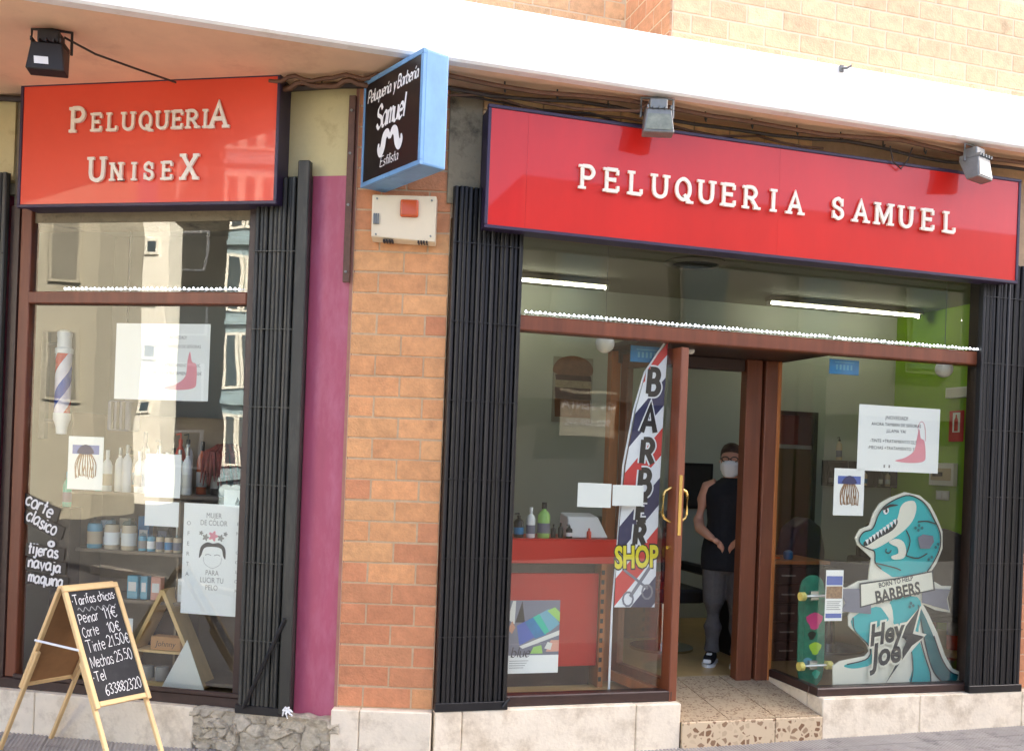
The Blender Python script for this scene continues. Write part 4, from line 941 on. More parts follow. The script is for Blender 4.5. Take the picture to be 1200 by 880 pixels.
mr = thing('wall_monitor', 'black framed screen on the wall left of the person', 'screen', 'R', 3.02, 3.15, 1.30); obj('frame', B(0, .42, 0, .03, 0, .45), 'black_plastic', mr, bev=.005); obj('screen', B(.03, .39, -.004, .0, .03, .42), 'grey_leather', mr)

# ================================================================== SALON INTERIOR, RIGHT PART
dd = thing('doorway_panel', 'dark olive panel with maroon top standing in for a doorway in the back wall', 'door', 'R', 4.0, 3.17, .215)  # dark opening painted as flat panels; no room lies behind
obj('leaf', B(.02, .58, .005, .03, 0, 1.72), 'dark_opening', dd); obj('upper_panel', B(.02, .40, .004, .03, 1.76, 2.06), 'maroon', dd); obj('side_strip', B(.405, .58, .004, .03, 1.76, 2.06), 'grey_leather', dd); obj('frame', B(.58, .62, -.01, .03, 0, 2.1), 'lamp_black', dd); obj('frame', B(.0, .58, -.01, .03, 2.062, 2.1), 'lamp_black', dd)
ct = thing('drawer_chest', 'black chest of drawers with a pale wood top behind the skateboard', 'chest', 'R', 2.72, 1.15, .215)
obj('top', B(-.02, .70, -.03, .47, .765, .79), 'wood_orange', ct); obj('carcass', B(0, .68, .012, .45, 0, .764), 'black_plastic', ct)
for k in range(5):
    o = obj('drawer', B(.012, .668, -.008, .012, .02 + k * .147, .155 + k * .147), 'black_plastic', ct, bev=.004); obj('handle', B(.28, .40, -.02, -.008, .08 + k * .147, .092 + k * .147), 'silver', o)
for lab, s, mm, w_, h_ in (('small white box on the drawer chest', 2.87, 'bottle_white', .06, .045), ('orange comb case on the drawer chest', 2.98, 'lens_orange', .07, .02), ('blue round tin on the drawer chest', 3.12, 'sign_blue', .05, .07)):
    if 'round' in lab: single('tin', MB().lathe([(.032, 0), (.04, .02), (.036, .06), (.015, .072)], n=14), mm, lab, 'tin', 'R', s, 1.25, 1.006, smooth=True)
    else: single('small_box', B(0, w_, 0, .05, 0, h_), mm, lab, 'box', 'R', s, 1.25, 1.006, bev=.004)
# wall racks with bottles
for i, s in enumerate((4.70, 5.02, 5.30)):
    t = thing('wall_rack', ('left', 'middle', 'right')[i] + ' one of three black box racks on the back wall above the dinosaur', 'rack', 'R', s, 3.08, 1.57, group='black wall racks')
    for a in ((0, .24, 0, .11, 0, .012), (0, .24, 0, .11, .25, .262), (0, .012, 0, .11, .0125, .2495), (.228, .24, 0, .11, .0125, .2495), (.0125, .2275, .1, .11, .0125, .2495)): obj('board', B(*a), 'black_plastic', t)
    for j in range(2): bottle(('dark', 'pale')[j] + ' bottle inside the ' + ('left', 'middle', 'right')[i] + ' wall rack', 'R', s + .07 + .09 * j, 3.13, 1.583, .026, .17, ('grey_leather', 'jar_tan')[j], 'black_plastic', 'cap')
bottle('spray bottle standing on the left wall rack', 'R', 4.86, 3.13, 1.834, .03, .24, 'jar_tan', 'black_plastic')
# green wall fittings (face -s on the right wall)
def on_green(name, label, cat, d, z, wd, ht, parts):
    t = thing(name, label, cat, 'R', 5.555, d, z, -math.pi / 2)      # local x runs towards the window, local -y into the room
    for nm, a, mm in parts: obj(nm, B(*a), mm, t, bev=.003)
    return t
on_green('emergency_light', 'white emergency light box on the green wall', 'lamp', 2.36, 2.47, .3, .1, (('case', (0, .30, -.06, 0, 0, .10), 'bottle_white'), ('diffuser', (.02, .28, -.064, -.0605, .015, .085), 'paper_dim')))
fs = on_green('extinguisher_sign', 'red and white fire extinguisher sign on the green wall', 'sign', 2.36, 2.05, .2, .3, (('plate', (0, .20, -.004, 0, 0, .30), 'sign_red'), ('white_field', (.05, .15, -.0055, -.0042, .09, .28), 'print_white')))
obj('extinguisher_symbol', MB().prism([(.075, .10), (.125, .10), (.125, .21), (.11, .235), (.11, .26), (.09, .26), (.09, .235), (.075, .21)], -.0075, -.006), 'sign_red', fs)
on_green('fuse_box', 'pale fuse box on the green wall', 'fuse box', 2.56, 1.62, .3, .2, (('case', (0, .34, -.05, 0, 0, .22), 'paper_dim'), ('cover', (.03, .31, -.056, -.0505, .05, .17), 'jar_tan'), ('switch', (.06, .2, -.062, -.0565, .09, .13), 'ink')))
on_green('socket_plate', 'pair of pale switches under the fuse box on the green wall', 'switch', 2.5, 1.48, .2, .1, (('plate', (0, .18, -.012, 0, 0, .09), 'paper_dim'), ('rocker', (.02, .08, -.017, -.0125, .015, .075), 'bottle_white'), ('rocker', (.10, .16, -.017, -.0125, .015, .075), 'bottle_white')))
def armchair(label, s, d, rz, m):
    t = thing('barber_chair', label, 'chair', 'R', s, d, .215, rz, 'padded barber chairs')
    obj('seat', B(-.28, .28, -.28, .26, .36, .54), m, t, bev=.05, seg=3, smooth=True)
    obj('backrest', MB().prism([(-.30, .42), (-.31, .80), (-.22, 1.02), (0, 1.10), (.22, 1.02), (.31, .80), (.30, .42)], .2, .36), m, t, bev=.04, seg=3, smooth=True)
    for x in (-.34, .34): obj('armrest', B(x - .06, x + .06, -.26, .3, .4, .72), m, t, bev=.03, seg=2, smooth=True)
    obj('pedestal', MB().lathe([(.3, 0), (.3, .02), (.06, .05), (.05, .36)], n=20), 'chrome', t, smooth=True)
armchair('charcoal padded barber chair behind the dinosaur tail', 4.25, .95, 2.7, 'grey_leather')
armchair('navy padded barber chair behind the dinosaur head', 3.75, 1.6, .5, 'navy_leather')
armchair('dark padded barber chair by the green wall', 4.75, 2.0, -.4, 'black_plastic')
bottle('red spray bottle on the floor side by the charcoal chair', 'R', 4.9, 1.45, .215, .05, .9, 'bottle_red', 'bottle_red', 'cap')

# notices on the right pane
nt_ = sheet('paper_notice', 'large white notice with a pink swoosh on the right pane', 'R', 2.862, 3.514, 1.733, 2.178, GI, tilt=.004)
for k, (txt, z, sz) in enumerate((('¡NOVEDAD!', .365, .036), ('AHORA TAMBIEN DE SEÑORAS', .318, .030), ('¡LLAMA YA!', .275, .032), ('-TINTE +TRATAMIENTO 22,50€', .205, .031), ('-MECHAS +TRATAMIENTO 37,50€', .158, .031))):
    text('lettering', txt, sz, 'ink', nt_, .30, -.001, z, sx=.95)
obj('pink_swoosh', MB().flat(smooth_pts([(.30, .075), (.38, .10), (.45, .15), (.47, .24), (.485, .30), (.50, .24), (.53, .22), (.545, .13), (.53, .08), (.42, .065)], True), -.0012), 'pink_ink', nt_)
obj('lamp_outline', MB().ribbon(smooth_pts([(.485, .27), (.475, .31), (.495, .35), (.52, .34), (.535, .29), (.54, .22)]), .004, -.0015), 'pink_ink', nt_)
for x in (.21, .25): obj('mark', B(x, x + .012, -.001, 0, .025, .045), 'ink_light', nt_)
def hair_flyer(label, fr, s0, s1, z0, z1, tilt):
    t = sheet('paper_notice', label, fr, s0, s1, z0, z1, GI, tilt=tilt); W_, H = s1 - s0, z1 - z0
    obj('blue_band', MB().flat([(.12 * W_, .67 * H), (.88 * W_, .67 * H), (.88 * W_, .84 * H), (.12 * W_, .84 * H)], -.0006), 'blue_ink', t)
    m = MB()
    for i in range(16):
        x = W_ * (.22 + .56 * i / 15); b = .72 - .05 * abs(i - 7.5) / 7.5
        m.ribbon(smooth_pts([(W_ * .5 + (x - W_ * .5) * .6, b * H), (x + .006 * math.sin(i * 3), .5 * H), (x - .006 * math.sin(i * 2), .33 * H), (x + .004, (.2 + .06 * random.random()) * H)]), .007, -.0010 - .0001 * i)
    obj('hair_photo', m, 'hair_ink', t); obj('cap_photo', MB().flat(smooth_pts([(.28 * W_, .68 * H), (.34 * W_, .80 * H), (.5 * W_, .85 * H), (.66 * W_, .80 * H), (.72 * W_, .68 * H)], True), -.0028), 'flag_navy', t)
hair_flyer('white flyer with wavy hair photo on the right pane', 'R', 2.690, 2.925, 1.427, 1.742, .0)
hair_flyer('white flyer with wavy hair photo on the left window', 'L', -1.857, -1.612, 1.430, 1.762, .0)

# skateboard standing on its nose behind the splay pane
sk = thing('skateboard', 'green skateboard with yellow wheels standing upright behind the glass', 'skateboard', 'R', 2.735, .30, .217); sk.rotation_euler[1] = -.02
pr_ = [(x * .105, z * .78) for x, z in smooth_pts([(0, 0), (.75, .05), (1, .2), (1, .5), (1, .8), (.75, .95), (0, 1), (-.75, .95), (-1, .8), (-1, .5), (-1, .2), (-.75, .05)], True, 3)]
obj('deck', MB().prism(pr_, 0, .012), 'teal_deck', sk, bev=.002)
for i, (cx, cz, r_, mm) in enumerate(((.02, .46, .06, 'pink_paint'), (.03, .27, .045, 'lime'), (-.03, .18, .03, 'jar_blue'), (.0, .36, .03, 'flag_black'), (.04, .09, .03, 'bottle_teal'))):
    obj('graphic', MB().flat([(cx + r_ * (1 + .3 * math.sin(3 * a)) * math.cos(a), cz + r_ * math.sin(a)) for a in [k * .524 for k in range(12)]], -.001 - .0003 * i), mm, sk)
for zc in (.16, .64):
    tk = obj('truck', MB().box(-.03, .03, -.03, -.001, zc - .03, zc + .03).tube([(-.10, -.045, zc), (.10, -.045, zc)], .010, 8), 'silver', sk)
    for x in (-.11, .11): obj('wheel', MB().tube([(x - .018, -.045, zc), (x + .018, -.045, zc)], .030, 14), 'wheel_yellow', tk)
br = sheet('paper_notice', 'narrow blue and white brochure on the glass in front of the skateboard', 'R', 2.655, 2.79, .72, 1.06, GI)
obj('blue_band', B(.006, .129, -.0006, 0, .24, .30), 'blue_ink', br); obj('blue_band', B(.006, .129, -.0006, 0, .02, .05), 'blue_ink', br); obj('photo', B(.006, .129, -.0006, 0, .15, .232), 'hair_ink', br)
m = MB()
for k in range(5): m.box(.012, .12 - .01 * (k % 2), -.0006, 0, .075 + k * .013, .08 + k * .013)
obj('fine_print', m, 'ink_light', br)

# ---- dinosaur cut-out advertising stand (plain teal dinosaur of our own drawing)
def dn(cx, cy):
    u, v = cx / 634, cy / 880
    a = (2.635 + 1.253 * u, 1.671 + .038 * u); b = (2.696 + 1.261 * u, .227 - .039 * u)
    return (a[0] * (1 - v) + b[0] * v - 3.3, a[1] * (1 - v) + b[1] * v - .216)
D = thing('dinosaur_standee', 'teal cartoon dinosaur cardboard cut-out with BARBERS ribbon behind the right pane', 'standee', 'R', 3.3, .15, .216)
LV = [0]
def dl(name, pts, m, sm=True, par=D):
    LV[0] += 1; p = [dn(*q) for q in pts]
    if sm: p = smooth_pts(p, True, 3)
    return obj(name, MB().flat(p, -.0008 - LV[0] * .00035), m, par)
def dlines(name, lines, w_, m='dino_line'):
    LV[0] += 1; mb = MB()
    for k, l in enumerate(lines): mb.ribbon(smooth_pts([dn(*q) for q in l], False, 4), w_, -.0008 - LV[0] * .00035 - k * .00002)
    return obj(name, mb, m, D)
out = [(58, 858), (58, 775), (85, 755), (185, 735), (203, 715), (192, 685), (150, 640), (120, 610), (118, 570), (128, 548), (95, 556), (66, 545), (88, 515), (62, 445), (110, 452), (160, 425), (200, 420), (205, 375), (212, 330), (190, 308), (155, 275), (146, 245), (165, 212), (203, 196), (218, 148), (245, 105), (290, 80), (350, 58), (412, 72), (455, 108), (482, 158), (508, 220), (508, 290), (484, 350), (460, 385), (470, 425), (505, 445), (545, 446), (530, 495), (540, 555), (480, 545), (425, 520), (448, 560), (487, 640), (518, 730), (550, 785), (584, 800), (580, 858)]
obj('board', MB().prism([dn(*q) for q in out], 0, .01), 'dino_cream', D)
obj('strut', MB().prism([(-.02, 0), (.02, 0), (.02, .8), (-.02, .8)], .0101, .25), 'cardboard', D)
dl('body', [(160, 250), (178, 222), (215, 207), (238, 150), (272, 108), (350, 72), (405, 86), (440, 118), (466, 165), (494, 225), (494, 285), (470, 340), (440, 385), (300, 408), (250, 375), (225, 350), (222, 305), (200, 292), (168, 275)], 'dino_teal')
dl('haunch', [(135, 575), (230, 530), (285, 560), (275, 592), (225, 625), (212, 700), (214, 765), (150, 785), (105, 780), (110, 768), (185, 748), (206, 715), (190, 680), (142, 628)], 'dino_teal')
dl('leg', [(290, 505), (400, 490), (418, 560), (405, 640), (432, 740), (452, 800), (455, 842), (370, 844), (380, 790), (370, 700), (330, 640), (298, 590)], 'dino_teal')
dl('tail', [(402, 520), (428, 560), (468, 650), (500, 740), (535, 795), (572, 812), (560, 840), (510, 846), (468, 800), (440, 720), (422, 640), (412, 580)], 'dino_dark')
dl('belly', [(218, 370), (285, 400), (310, 430), (290, 450), (215, 450)], 'dino_cream'); dl('belly', [(245, 520), (290, 520), (300, 600), (270, 560)], 'dino_cream')
dl('mouth', [(180, 268), (235, 236), (292, 212), (318, 165), (330, 120), (352, 98), (388, 96), (396, 130), (378, 180), (330, 228), (250, 280), (205, 293)], 'dino_cream')
dl('gum', [(180, 264), (235, 226), (290, 200), (312, 170), (318, 185), (296, 216), (240, 248), (190, 280)], 'dino_line')
for i in range(9):
    u = i / 8; x = 192 + 112 * u; y = 262 - 82 * u
    dl('tooth', [(x - 7, y - 6), (x + 7, y - 12), (x + 5, y + 14)], 'print_white', False)
dl('eye', [(258, 140), (262, 122), (276, 120), (280, 138), (268, 150)], 'print_white'); dl('pupil', [(266, 140), (268, 128), (275, 130), (274, 142)], 'dino_line'); dl('brow', [(252, 128), (285, 108), (320, 112), (285, 120), (262, 132)], 'dino_line')
dl('arm', [(280, 262), (310, 250), (340, 262), (352, 300), (340, 330), (300, 335), (290, 322), (318, 310), (315, 285), (295, 275)], 'dino_cream')
dlines('outline', [[(250, 375), (225, 350), (222, 305), (200, 292), (168, 275), (160, 250), (178, 222), (215, 207), (238, 150), (272, 108), (350, 72), (405, 86), (440, 118), (466, 165), (494, 225), (494, 285), (470, 340), (440, 385)], [(400, 180), (440, 178), (480, 190)], [(352, 215), (368, 260), (350, 320)], [(352, 320), (400, 330), (440, 310)], [(270, 290), (268, 305), (282, 308), (290, 296)], [(225, 350), (300, 368), (330, 380)], [(135, 575), (142, 628), (190, 680), (206, 715), (185, 748), (110, 768)], [(330, 640), (370, 700), (380, 790), (370, 844)], [(405, 640), (432, 740), (452, 800), (455, 842)], [(412, 580), (440, 720), (468, 800), (510, 846)], [(468, 650), (500, 740), (535, 795), (572, 812)]], .009)
for sx_, sy_ in ((390, 205), (405, 195), (418, 205), (402, 215), (475, 285), (485, 272), (445, 335), (458, 325), (370, 515), (380, 525), (365, 530), (470, 770), (480, 760), (488, 775)): dl('spot', [(sx_ - 6, sy_), (sx_, sy_ - 7), (sx_ + 6, sy_), (sx_, sy_ + 7)], 'dino_dark')
dl('badge', [(398, 245), (420, 232), (462, 238), (466, 262), (448, 290), (408, 290)], 'flag_grey', False)
# ribbon
for nm, p in (('ribbon_tail', [(72, 455), (160, 455), (205, 480), (205, 560), (80, 548), (102, 515)]), ('ribbon_tail', [(415, 470), (470, 455), (535, 458), (520, 498), (530, 545), (415, 512)])): dl(nm, p, 'flag_grey', False)
dl('ribbon_edge', [(158, 432), (300, 412), (462, 380), (470, 462), (330, 490), (160, 534)], 'dino_line', False); dl('ribbon', [(164, 438), (300, 418), (456, 387), (463, 457), (330, 484), (166, 527)], 'dino_cream', False)
y_ = -.0008 - (LV[0] + 2) * .00035
x, z = dn(314, 474); text('lettering', 'BARBERS', .120, 'dino_line', D, x, y_, z, offset=.004, sx=.78, rot=-.19)
x, z = dn(306, 427); text('lettering', 'BORN TO HELP', .046, 'dino_line', D, x, y_, z, offset=.001, sx=.88, rot=-.19)
LV[0] += 3
for nm, m, off in (('bolt_edge', 'dino_cream', 10), ('bolt', 'dino_line', 0)):
    p = [(405, 530), (316, 652), (352, 664), (318, 745), (262, 848), (372, 690), (424, 652), (376, 640)]
    cx, cy = 350, 680
    dl(nm, [(q[0] + (off if q[0] > cx else -off), q[1] + (off if q[1] > cy else -off)) for q in p], m, False)
LV[0] += 2; y_ = -.0008 - (LV[0] + 4) * .00035
for txt, c, sz in (('Hey', (262, 640), .20), ('Joe', (262, 725), .22)):
    x, z = dn(*c)
    b = text('lettering', txt, sz, 'dino_line', D, x, y_, z, offset=.007, shear=.25, sx=.82, rot=-.16); link('outline', text_mesh(txt, sz, 'dino_cream', offset=.022, shear=.25, sx=.82), b, (0, .0007, 0))

# ================================================================== LEFT WINDOW DISPLAY
ORD = ('first', 'second', 'third', 'fourth', 'fifth', 'sixth', 'seventh', 'eighth', 'ninth', 'tenth')
su = thing('display_shelves', 'brown display shelving unit in the left window', 'shelves', 'L', -1.98, .30, .17)
obj('back_board', B(-.02, 1.36, .34, .355, 0, 1.75), 'shelf_wood', su); obj('side_board', B(-.035, -.0205, .0, .34, 0, 1.75), 'shelf_wood', su); obj('side_board', B(.72, .735, .05, .339, 0, 1.2), 'shelf_wood', su)
for zz, x1 in ((1.24, 1.36), (.865, .95), (.55, .95), (.06, 1.36)): obj('shelf_board', B(-.02, x1, .0, .3395, zz - .02, zz), 'shelf_wood', su)
for k in range(9):
    s = -1.80 + k * .072
    bottle(ORD[k] + ' tall white shampoo bottle from the left on the top display shelf', 'L', s, .38 + .03 * (k % 2), 1.411, .031, .27 + .02 * (k % 3), 'bottle_white', 'silver' if k % 3 else 'bottle_white', 'cap', group='white shampoo bottles on the top display shelf')
bottle('teal bottle at the left end of the top display shelf', 'L', -1.845, .36, 1.411, .028, .25, 'bottle_teal', 'bottle_teal', 'cap')
bottle('orange red spray bottle above the two blank papers in the left window', 'L', -1.33, .47, 1.411, .035, .40, 'bottle_red', 'bottle_red')
for k, s in enumerate((-.75, -.69)): bottle(('left', 'right')[k] + ' one of two white bottles beside the grey gate in the left window', 'L', s, .33, 1.411, .03, .33, 'bottle_white', 'bottle_white', 'cap')
for k, s in enumerate((-.93, -.86)): single('round_tin', MB().tube([(0, 0, .04), (0, .03, .042)], .04, 16), 'silver', ('left', 'right')[k] + ' silver round tin lying on the top display shelf', 'tin', 'L', s, .34, 1.413, .3)
for k in range(3): bottle(('pale blue large jar at the left of the middle display shelf', 'tan large jar in the middle display shelf row', 'second tan large jar beside the small jars')[k], 'L', -1.86 + k * .125, .36, 1.036, .048, .20, ('jar_blue', 'jar_tan', 'jar_tan')[k], 'clear_glass', 'jar', name='glass_jar')
for k in range(5): bottle('small ' + ('blue', 'blue', 'tan', 'tan', 'tan')[k] + ' jar, ' + ('first', 'second', 'third', 'fourth', 'last')[k] + ' of five on the middle display shelf', 'L', -1.505 + k * .062, .35, 1.036, .026, .12, ('jar_blue', 'jar_blue', 'jar_tan', 'jar_tan', 'jar_tan')[k], 'clear_glass', 'jar', name='glass_jar', group='small jars on the middle display shelf')
single('carton', B(0, .12, 0, .08, 0, .09), 'box_blue', 'bright blue carton at the right end of the middle display shelf', 'carton', 'L', -1.17, .33, 1.036, bev=.004)
for k, (s, mm, w_) in enumerate(((-1.60, 'jar_blue', .075), (-1.505, 'jar_blue', .05), (-1.43, 'box_pink', .07), (-1.24, 'bottle_white', .045))):
    t = thing('carton', ('wide pale blue carton on the lower display shelf', 'narrow pale blue carton on the lower display shelf', 'pink carton on the lower display shelf', 'white carton by the poster on the lower display shelf')[k], 'carton', 'L', s, .34, .721)
    obj('box', B(0, w_, 0, .05, 0, .15), mm, t, bev=.003); obj('printed_panel', B(.01, w_ - .01, -.001, 0, .05, .11), 'paper_dim', t)
# triangular wooden display and what stands in it
tri = thing('triangle_stand', 'dark triangular wooden display stand low in the left window', 'stand', 'L', -1.30, .26, .20)
A0, A1, A2 = (-.30, 0), (.30, 0), (.0, .60)
for p, q in ((A0, A2), (A1, A2), (A0, A1)):
    v = Vector((q[0] - p[0], q[1] - p[1])).normalized(); nn = Vector((-v.y, v.x)) * .012
    obj('board', MB().prism([(p[0] + nn.x, p[1] + nn.y), (q[0] + nn.x, q[1] + nn.y), (q[0] - nn.x, q[1] - nn.y), (p[0] - nn.x, p[1] - nn.y)], 0, .16), 'pine', tri)
obj('back_panel', MB().prism([(-.28, .014), (.28, .014), (0, .57)], .15, .158), 'wood_dark', tri); obj('shelf_board', B(-.19, .19, .004, .149, .20, .216), 'pine', tri)
cb = thing('cardboard_box', 'brown cardboard box with dark lettering on the triangular stand', 'box', 'L', -1.38, .28, .417); obj('box', B(0, .21, 0, .08, 0, .085), 'cardboard', cb, bev=.003); text('lettering', 'Johnny', .05, 'ink', cb, .105, -.001, .04, shear=.2)
for k in range(2): single('tin_can', MB().lathe([(.04, 0), (.045, .004), (.045, .09), (.04, .094), (.0, .094)], n=18), 'silver', ('left', 'right')[k] + ' silver tin under the cardboard box', 'tin', 'L', -1.42 + k * .105, .32, .214, smooth=True)
pyr = thing('glass_pyramid', 'pale triangular card stand in front of the tins', 'card', 'L', -1.10, .20, .172); obj('card', MB().prism([(-.16, 0), (.16, 0), (.02, .34)], 0, .006), 'far_white', pyr)
t = sheet('paper_notice', 'small pale leaflet beside the triangular stand', 'L', -1.56, -1.46, .42, .62, .20); obj('print', B(.03, .07, -.001, 0, .05, .14), 'ink_light', t)
# barber pole
bp = thing('barber_pole', 'red white and blue striped barber pole in the left window', 'barber pole', 'L', -2.035, .22, 1.74)
obj('cylinder', MB().lathe([(.05, .17), (.05, .56)], n=28), 'pole_print', bp, smooth=True)
obj('cap', MB().lathe([(.055, .555), (.055, .585), (.044, .595), (.044, .66), (.047, .67), (.047, .69), (.028, .705), (.001, .71)], n=24), 'bottle_white', bp, smooth=True)
obj('base', MB().lathe([(.001, .03), (.032, .035), (.036, .08), (.045, .11), (.054, .13), (.054, .17)], n=24), 'bottle_white', bp, smooth=True)
obj('bracket', MB().tube([(-.17, .05, .62), (-.06, .03, .62), (.0, .02, .62)], .012, 6).tube([(-.17, .05, .12), (-.06, .03, .12), (0, .02, .12)], .012, 6).box(-.19, -.15, .03, .07, .0, .70), 'lamp_grey', bp)
dv = thing('display_light', 'dark grey ribbed hanging lamp above the top display shelf', 'lamp', 'L', -1.72, .42, 1.81); obj('shade', B(-.085, .085, -.06, .06, 0, .20), 'flag_grey', dv, bev=.01)
for x in (-.05, -.01, .03): obj('rib', B(x, x + .018, -.068, -.061, .01, .19), 'lamp_black', dv)
obj('stem', MB().tube([(0, 0, .2), (0, 0, 1.48)], .006, 6), 'lamp_black', dv)
# mannequin head with a red wig
mh = thing('mannequin_head', 'display head with dark red wig on the top display shelf', 'mannequin head', 'L', -1.00, .48, 1.411)
obj('head', MB().lathe([(.06, 0), (.05, .05), (.045, .10), (.075, .15), (.08, .22), (.06, .29), (.02, .32)], n=16), 'grey_leather', mh, smooth=True)
m = MB()
for i in range(70):
    a = random.uniform(0, 6.28); r0 = random.uniform(.0, .06); sp_ = random.uniform(.09, .15)
    m.tube([(r0 * math.cos(a), r0 * math.sin(a), .33), (sp_ * math.cos(a), sp_ * math.sin(a), .28), ((sp_ + .02) * math.cos(a + .2), (sp_ + .02) * math.sin(a + .2), random.uniform(.05, .17))], [.012, .016, .004], 5)
obj('wig', m, 'wig_red', mh, smooth=True)
for k in range(7): bottle(ORD[k] + ' flask from the left in the back row on the top display shelf', 'L', -1.74 + k * .105, .55, 1.411, .034, .30 + .05 * ((k * 5) % 3), ('jar_tan', 'black_plastic', 'bottle_white', 'jar_blue', 'bottle_white', 'lens_orange', 'black_plastic')[k], 'black_plastic', ('pump', 'cap')[k % 2], group='flasks in the back row of the top display shelf')
for k in range(2): bottle(('left', 'right')[k] + ' one of two black flasks behind the flower poster', 'L', -1.02 + k * .075, .42, 1.19, .03, .17, 'black_plastic', 'black_plastic', 'cap')
for k in range(6):
    t = thing('carton', ORD[k] + ' small carton from the left at the back of the middle display shelf', 'carton', 'L', -1.93 + k * .14, .52, 1.036, group='cartons at the back of the middle display shelf')
    obj('box', B(0, .085, 0, .05, 0, .17 + .02 * (k % 3)), ('paper', 'jar_tan', 'sign_blue', 'black_plastic', 'paper_dim', 'box_pink')[k], t, bev=.003); obj('printed_panel', B(.012, .073, -.001, 0, .06, .12), ('ink_light', 'paper', 'paper', 'flag_grey', 'blue_ink', 'paper')[k], t)
for k in range(5): bottle(ORD[k] + ' squat pot from the left on the floor of the left window', 'L', -1.93 + k * .075, .34, .232, .032, .11, ('black_plastic', 'bottle_white', 'jar_blue', 'bottle_white', 'black_plastic')[k], 'silver', 'jar', name='product_pot', group='pots on the floor of the left window')
single('small_shelf', B(-.1, .24, -.06, .15, -.015, 0), 'shelf_wood', 'short brown shelf under the two black flasks', 'shelf', 'L', -1.02, .42, 1.189)
t = thing('hanging_towel', 'mustard yellow towel hanging at the back of the left window', 'towel', 'L', -1.22, 1.20, 1.55)
m = MB(); n = 14
m.add([(x * .28 / n, .03 * math.sin(x * 1.3) * (1 - zz * .4), zz * .62) for zz in (0, 1) for x in range(n + 1)], [(i, i + 1, n + 2 + i, n + 1 + i) for i in range(n)]); obj('cloth', m, 'flag_yellow', t, smooth=True); obj('rail', MB().tube([(-.05, 0, .63), (.33, 0, .63)], .01, 6), 'lamp_grey', t)
bottle('tall clear green bottle behind the black window lettering', 'L', -2.03, .30, 1.30, .03, .23, 'bottle_teal', 'jar_blue', 'cap')
t = thing('bottle_plinth', 'dark narrow stand carrying the clear bottle at the left of the left window', 'stand', 'L', -2.03, .30, .172); obj('column', B(-.07, .07, -.06, .06, 0, 1.1275), 'wood_dark', t, bev=.006)
# papers on the left window
pn = sheet('paper_notice', 'large white notice with a faint pink swoosh on the left window', 'L', -1.553, -.918, 2.003, 2.473, GI)
for k, (txt, z) in enumerate((('¡NOVEDAD!', .385), ('AHORA TAMBIEN DE SEÑORAS', .33), ('-TINTE +TRATAMIENTO 22,50€', .215), ('-MECHAS +TRATAMIENTO 37,50€', .165))): text('lettering', txt, .028, 'ink_light', pn, .42, -.001, z, sx=.8)
obj('pink_swoosh', MB().flat(smooth_pts([(.34, .075), (.42, .10), (.48, .15), (.49, .24), (.505, .30), (.52, .24), (.55, .22), (.555, .13), (.54, .08), (.44, .065)], True), -.0012), 'pink_ink', pn)
sheet('paper_notice', 'upper one of two blank white papers in the middle of the left window', 'L', -1.318, -1.08, 1.405, 1.672, GI); sheet('paper_notice', 'lower one of two blank white papers in the middle of the left window', 'L', -1.312, -1.084, 1.228, 1.38, GI)
po = sheet('poster', 'white poster with flower crowned hair drawing and OFERTA text by the grey gate', 'L', -1.048, -.662, .706, 1.38, GI)
hb = smooth_pts([(.11, .345), (.12, .41), (.16, .44), (.20, .435), (.24, .44), (.28, .41), (.285, .345), (.27, .36), (.255, .405), (.20, .415), (.145, .405), (.125, .36)], True)
obj('hair_drawing', MB().flat(hb, -.001), 'ink', po)
m = MB(); m.ribbon(smooth_pts([(.15, .362), (.17, .368), (.19, .362)]), .004, -.001); m.ribbon(smooth_pts([(.21, .362), (.23, .368), (.25, .362)]), .004, -.0011); m.ribbon(smooth_pts([(.14, .35), (.15, .31), (.2, .285), (.25, .31), (.26, .35)]), .002, -.0012); obj('face_drawing', m, 'ink_light', po)
for k, (cx, cz, r_) in enumerate(((.15, .47, .018), (.20, .48, .026), (.25, .47, .018), (.12, .495, .012), (.28, .495, .012))):
    obj('flower_drawing', MB().flat([(cx + r_ * (1 + .3 * math.cos(5 * a)) * math.cos(a), cz + r_ * (1 + .3 * math.cos(5 * a)) * math.sin(a)) for a in [q * .2094 for q in range(30)]], -.0015 - k * .0001), ('ink_light', 'pink_ink', 'ink_light', 'ink_light', 'ink_light')[k], po)
text('lettering', 'MUJER\nDE COLOR', .045, 'ink_light', po, .20, -.001, .58, sx=.8); text('lettering', 'PARA\nLUCIR TU\nPELO', .045, 'ink_light', po, .2, -.001, .21, sx=.8)
for k, ch in enumerate('OFERTA'): text('lettering', ch, .035, 'ink_light', po, .035, -.001, .55 - k * .062)
for k, ch in enumerate('EN COLOR'): text('lettering', ch, .028, 'ink_light', po, .36, -.001, .56 - k * .058) if ch != ' ' else None
po2 = sheet('poster', 'white card with a dark figure mark behind the flower poster', 'L', -.80, -.665, 1.30, 1.47, .075, 'paper_dim'); obj('mark', MB().prism([(.07, .03), (.1, .03), (.11, .09), (.09, .13), (.075, .09)], -.001, 0), 'ink', po2)
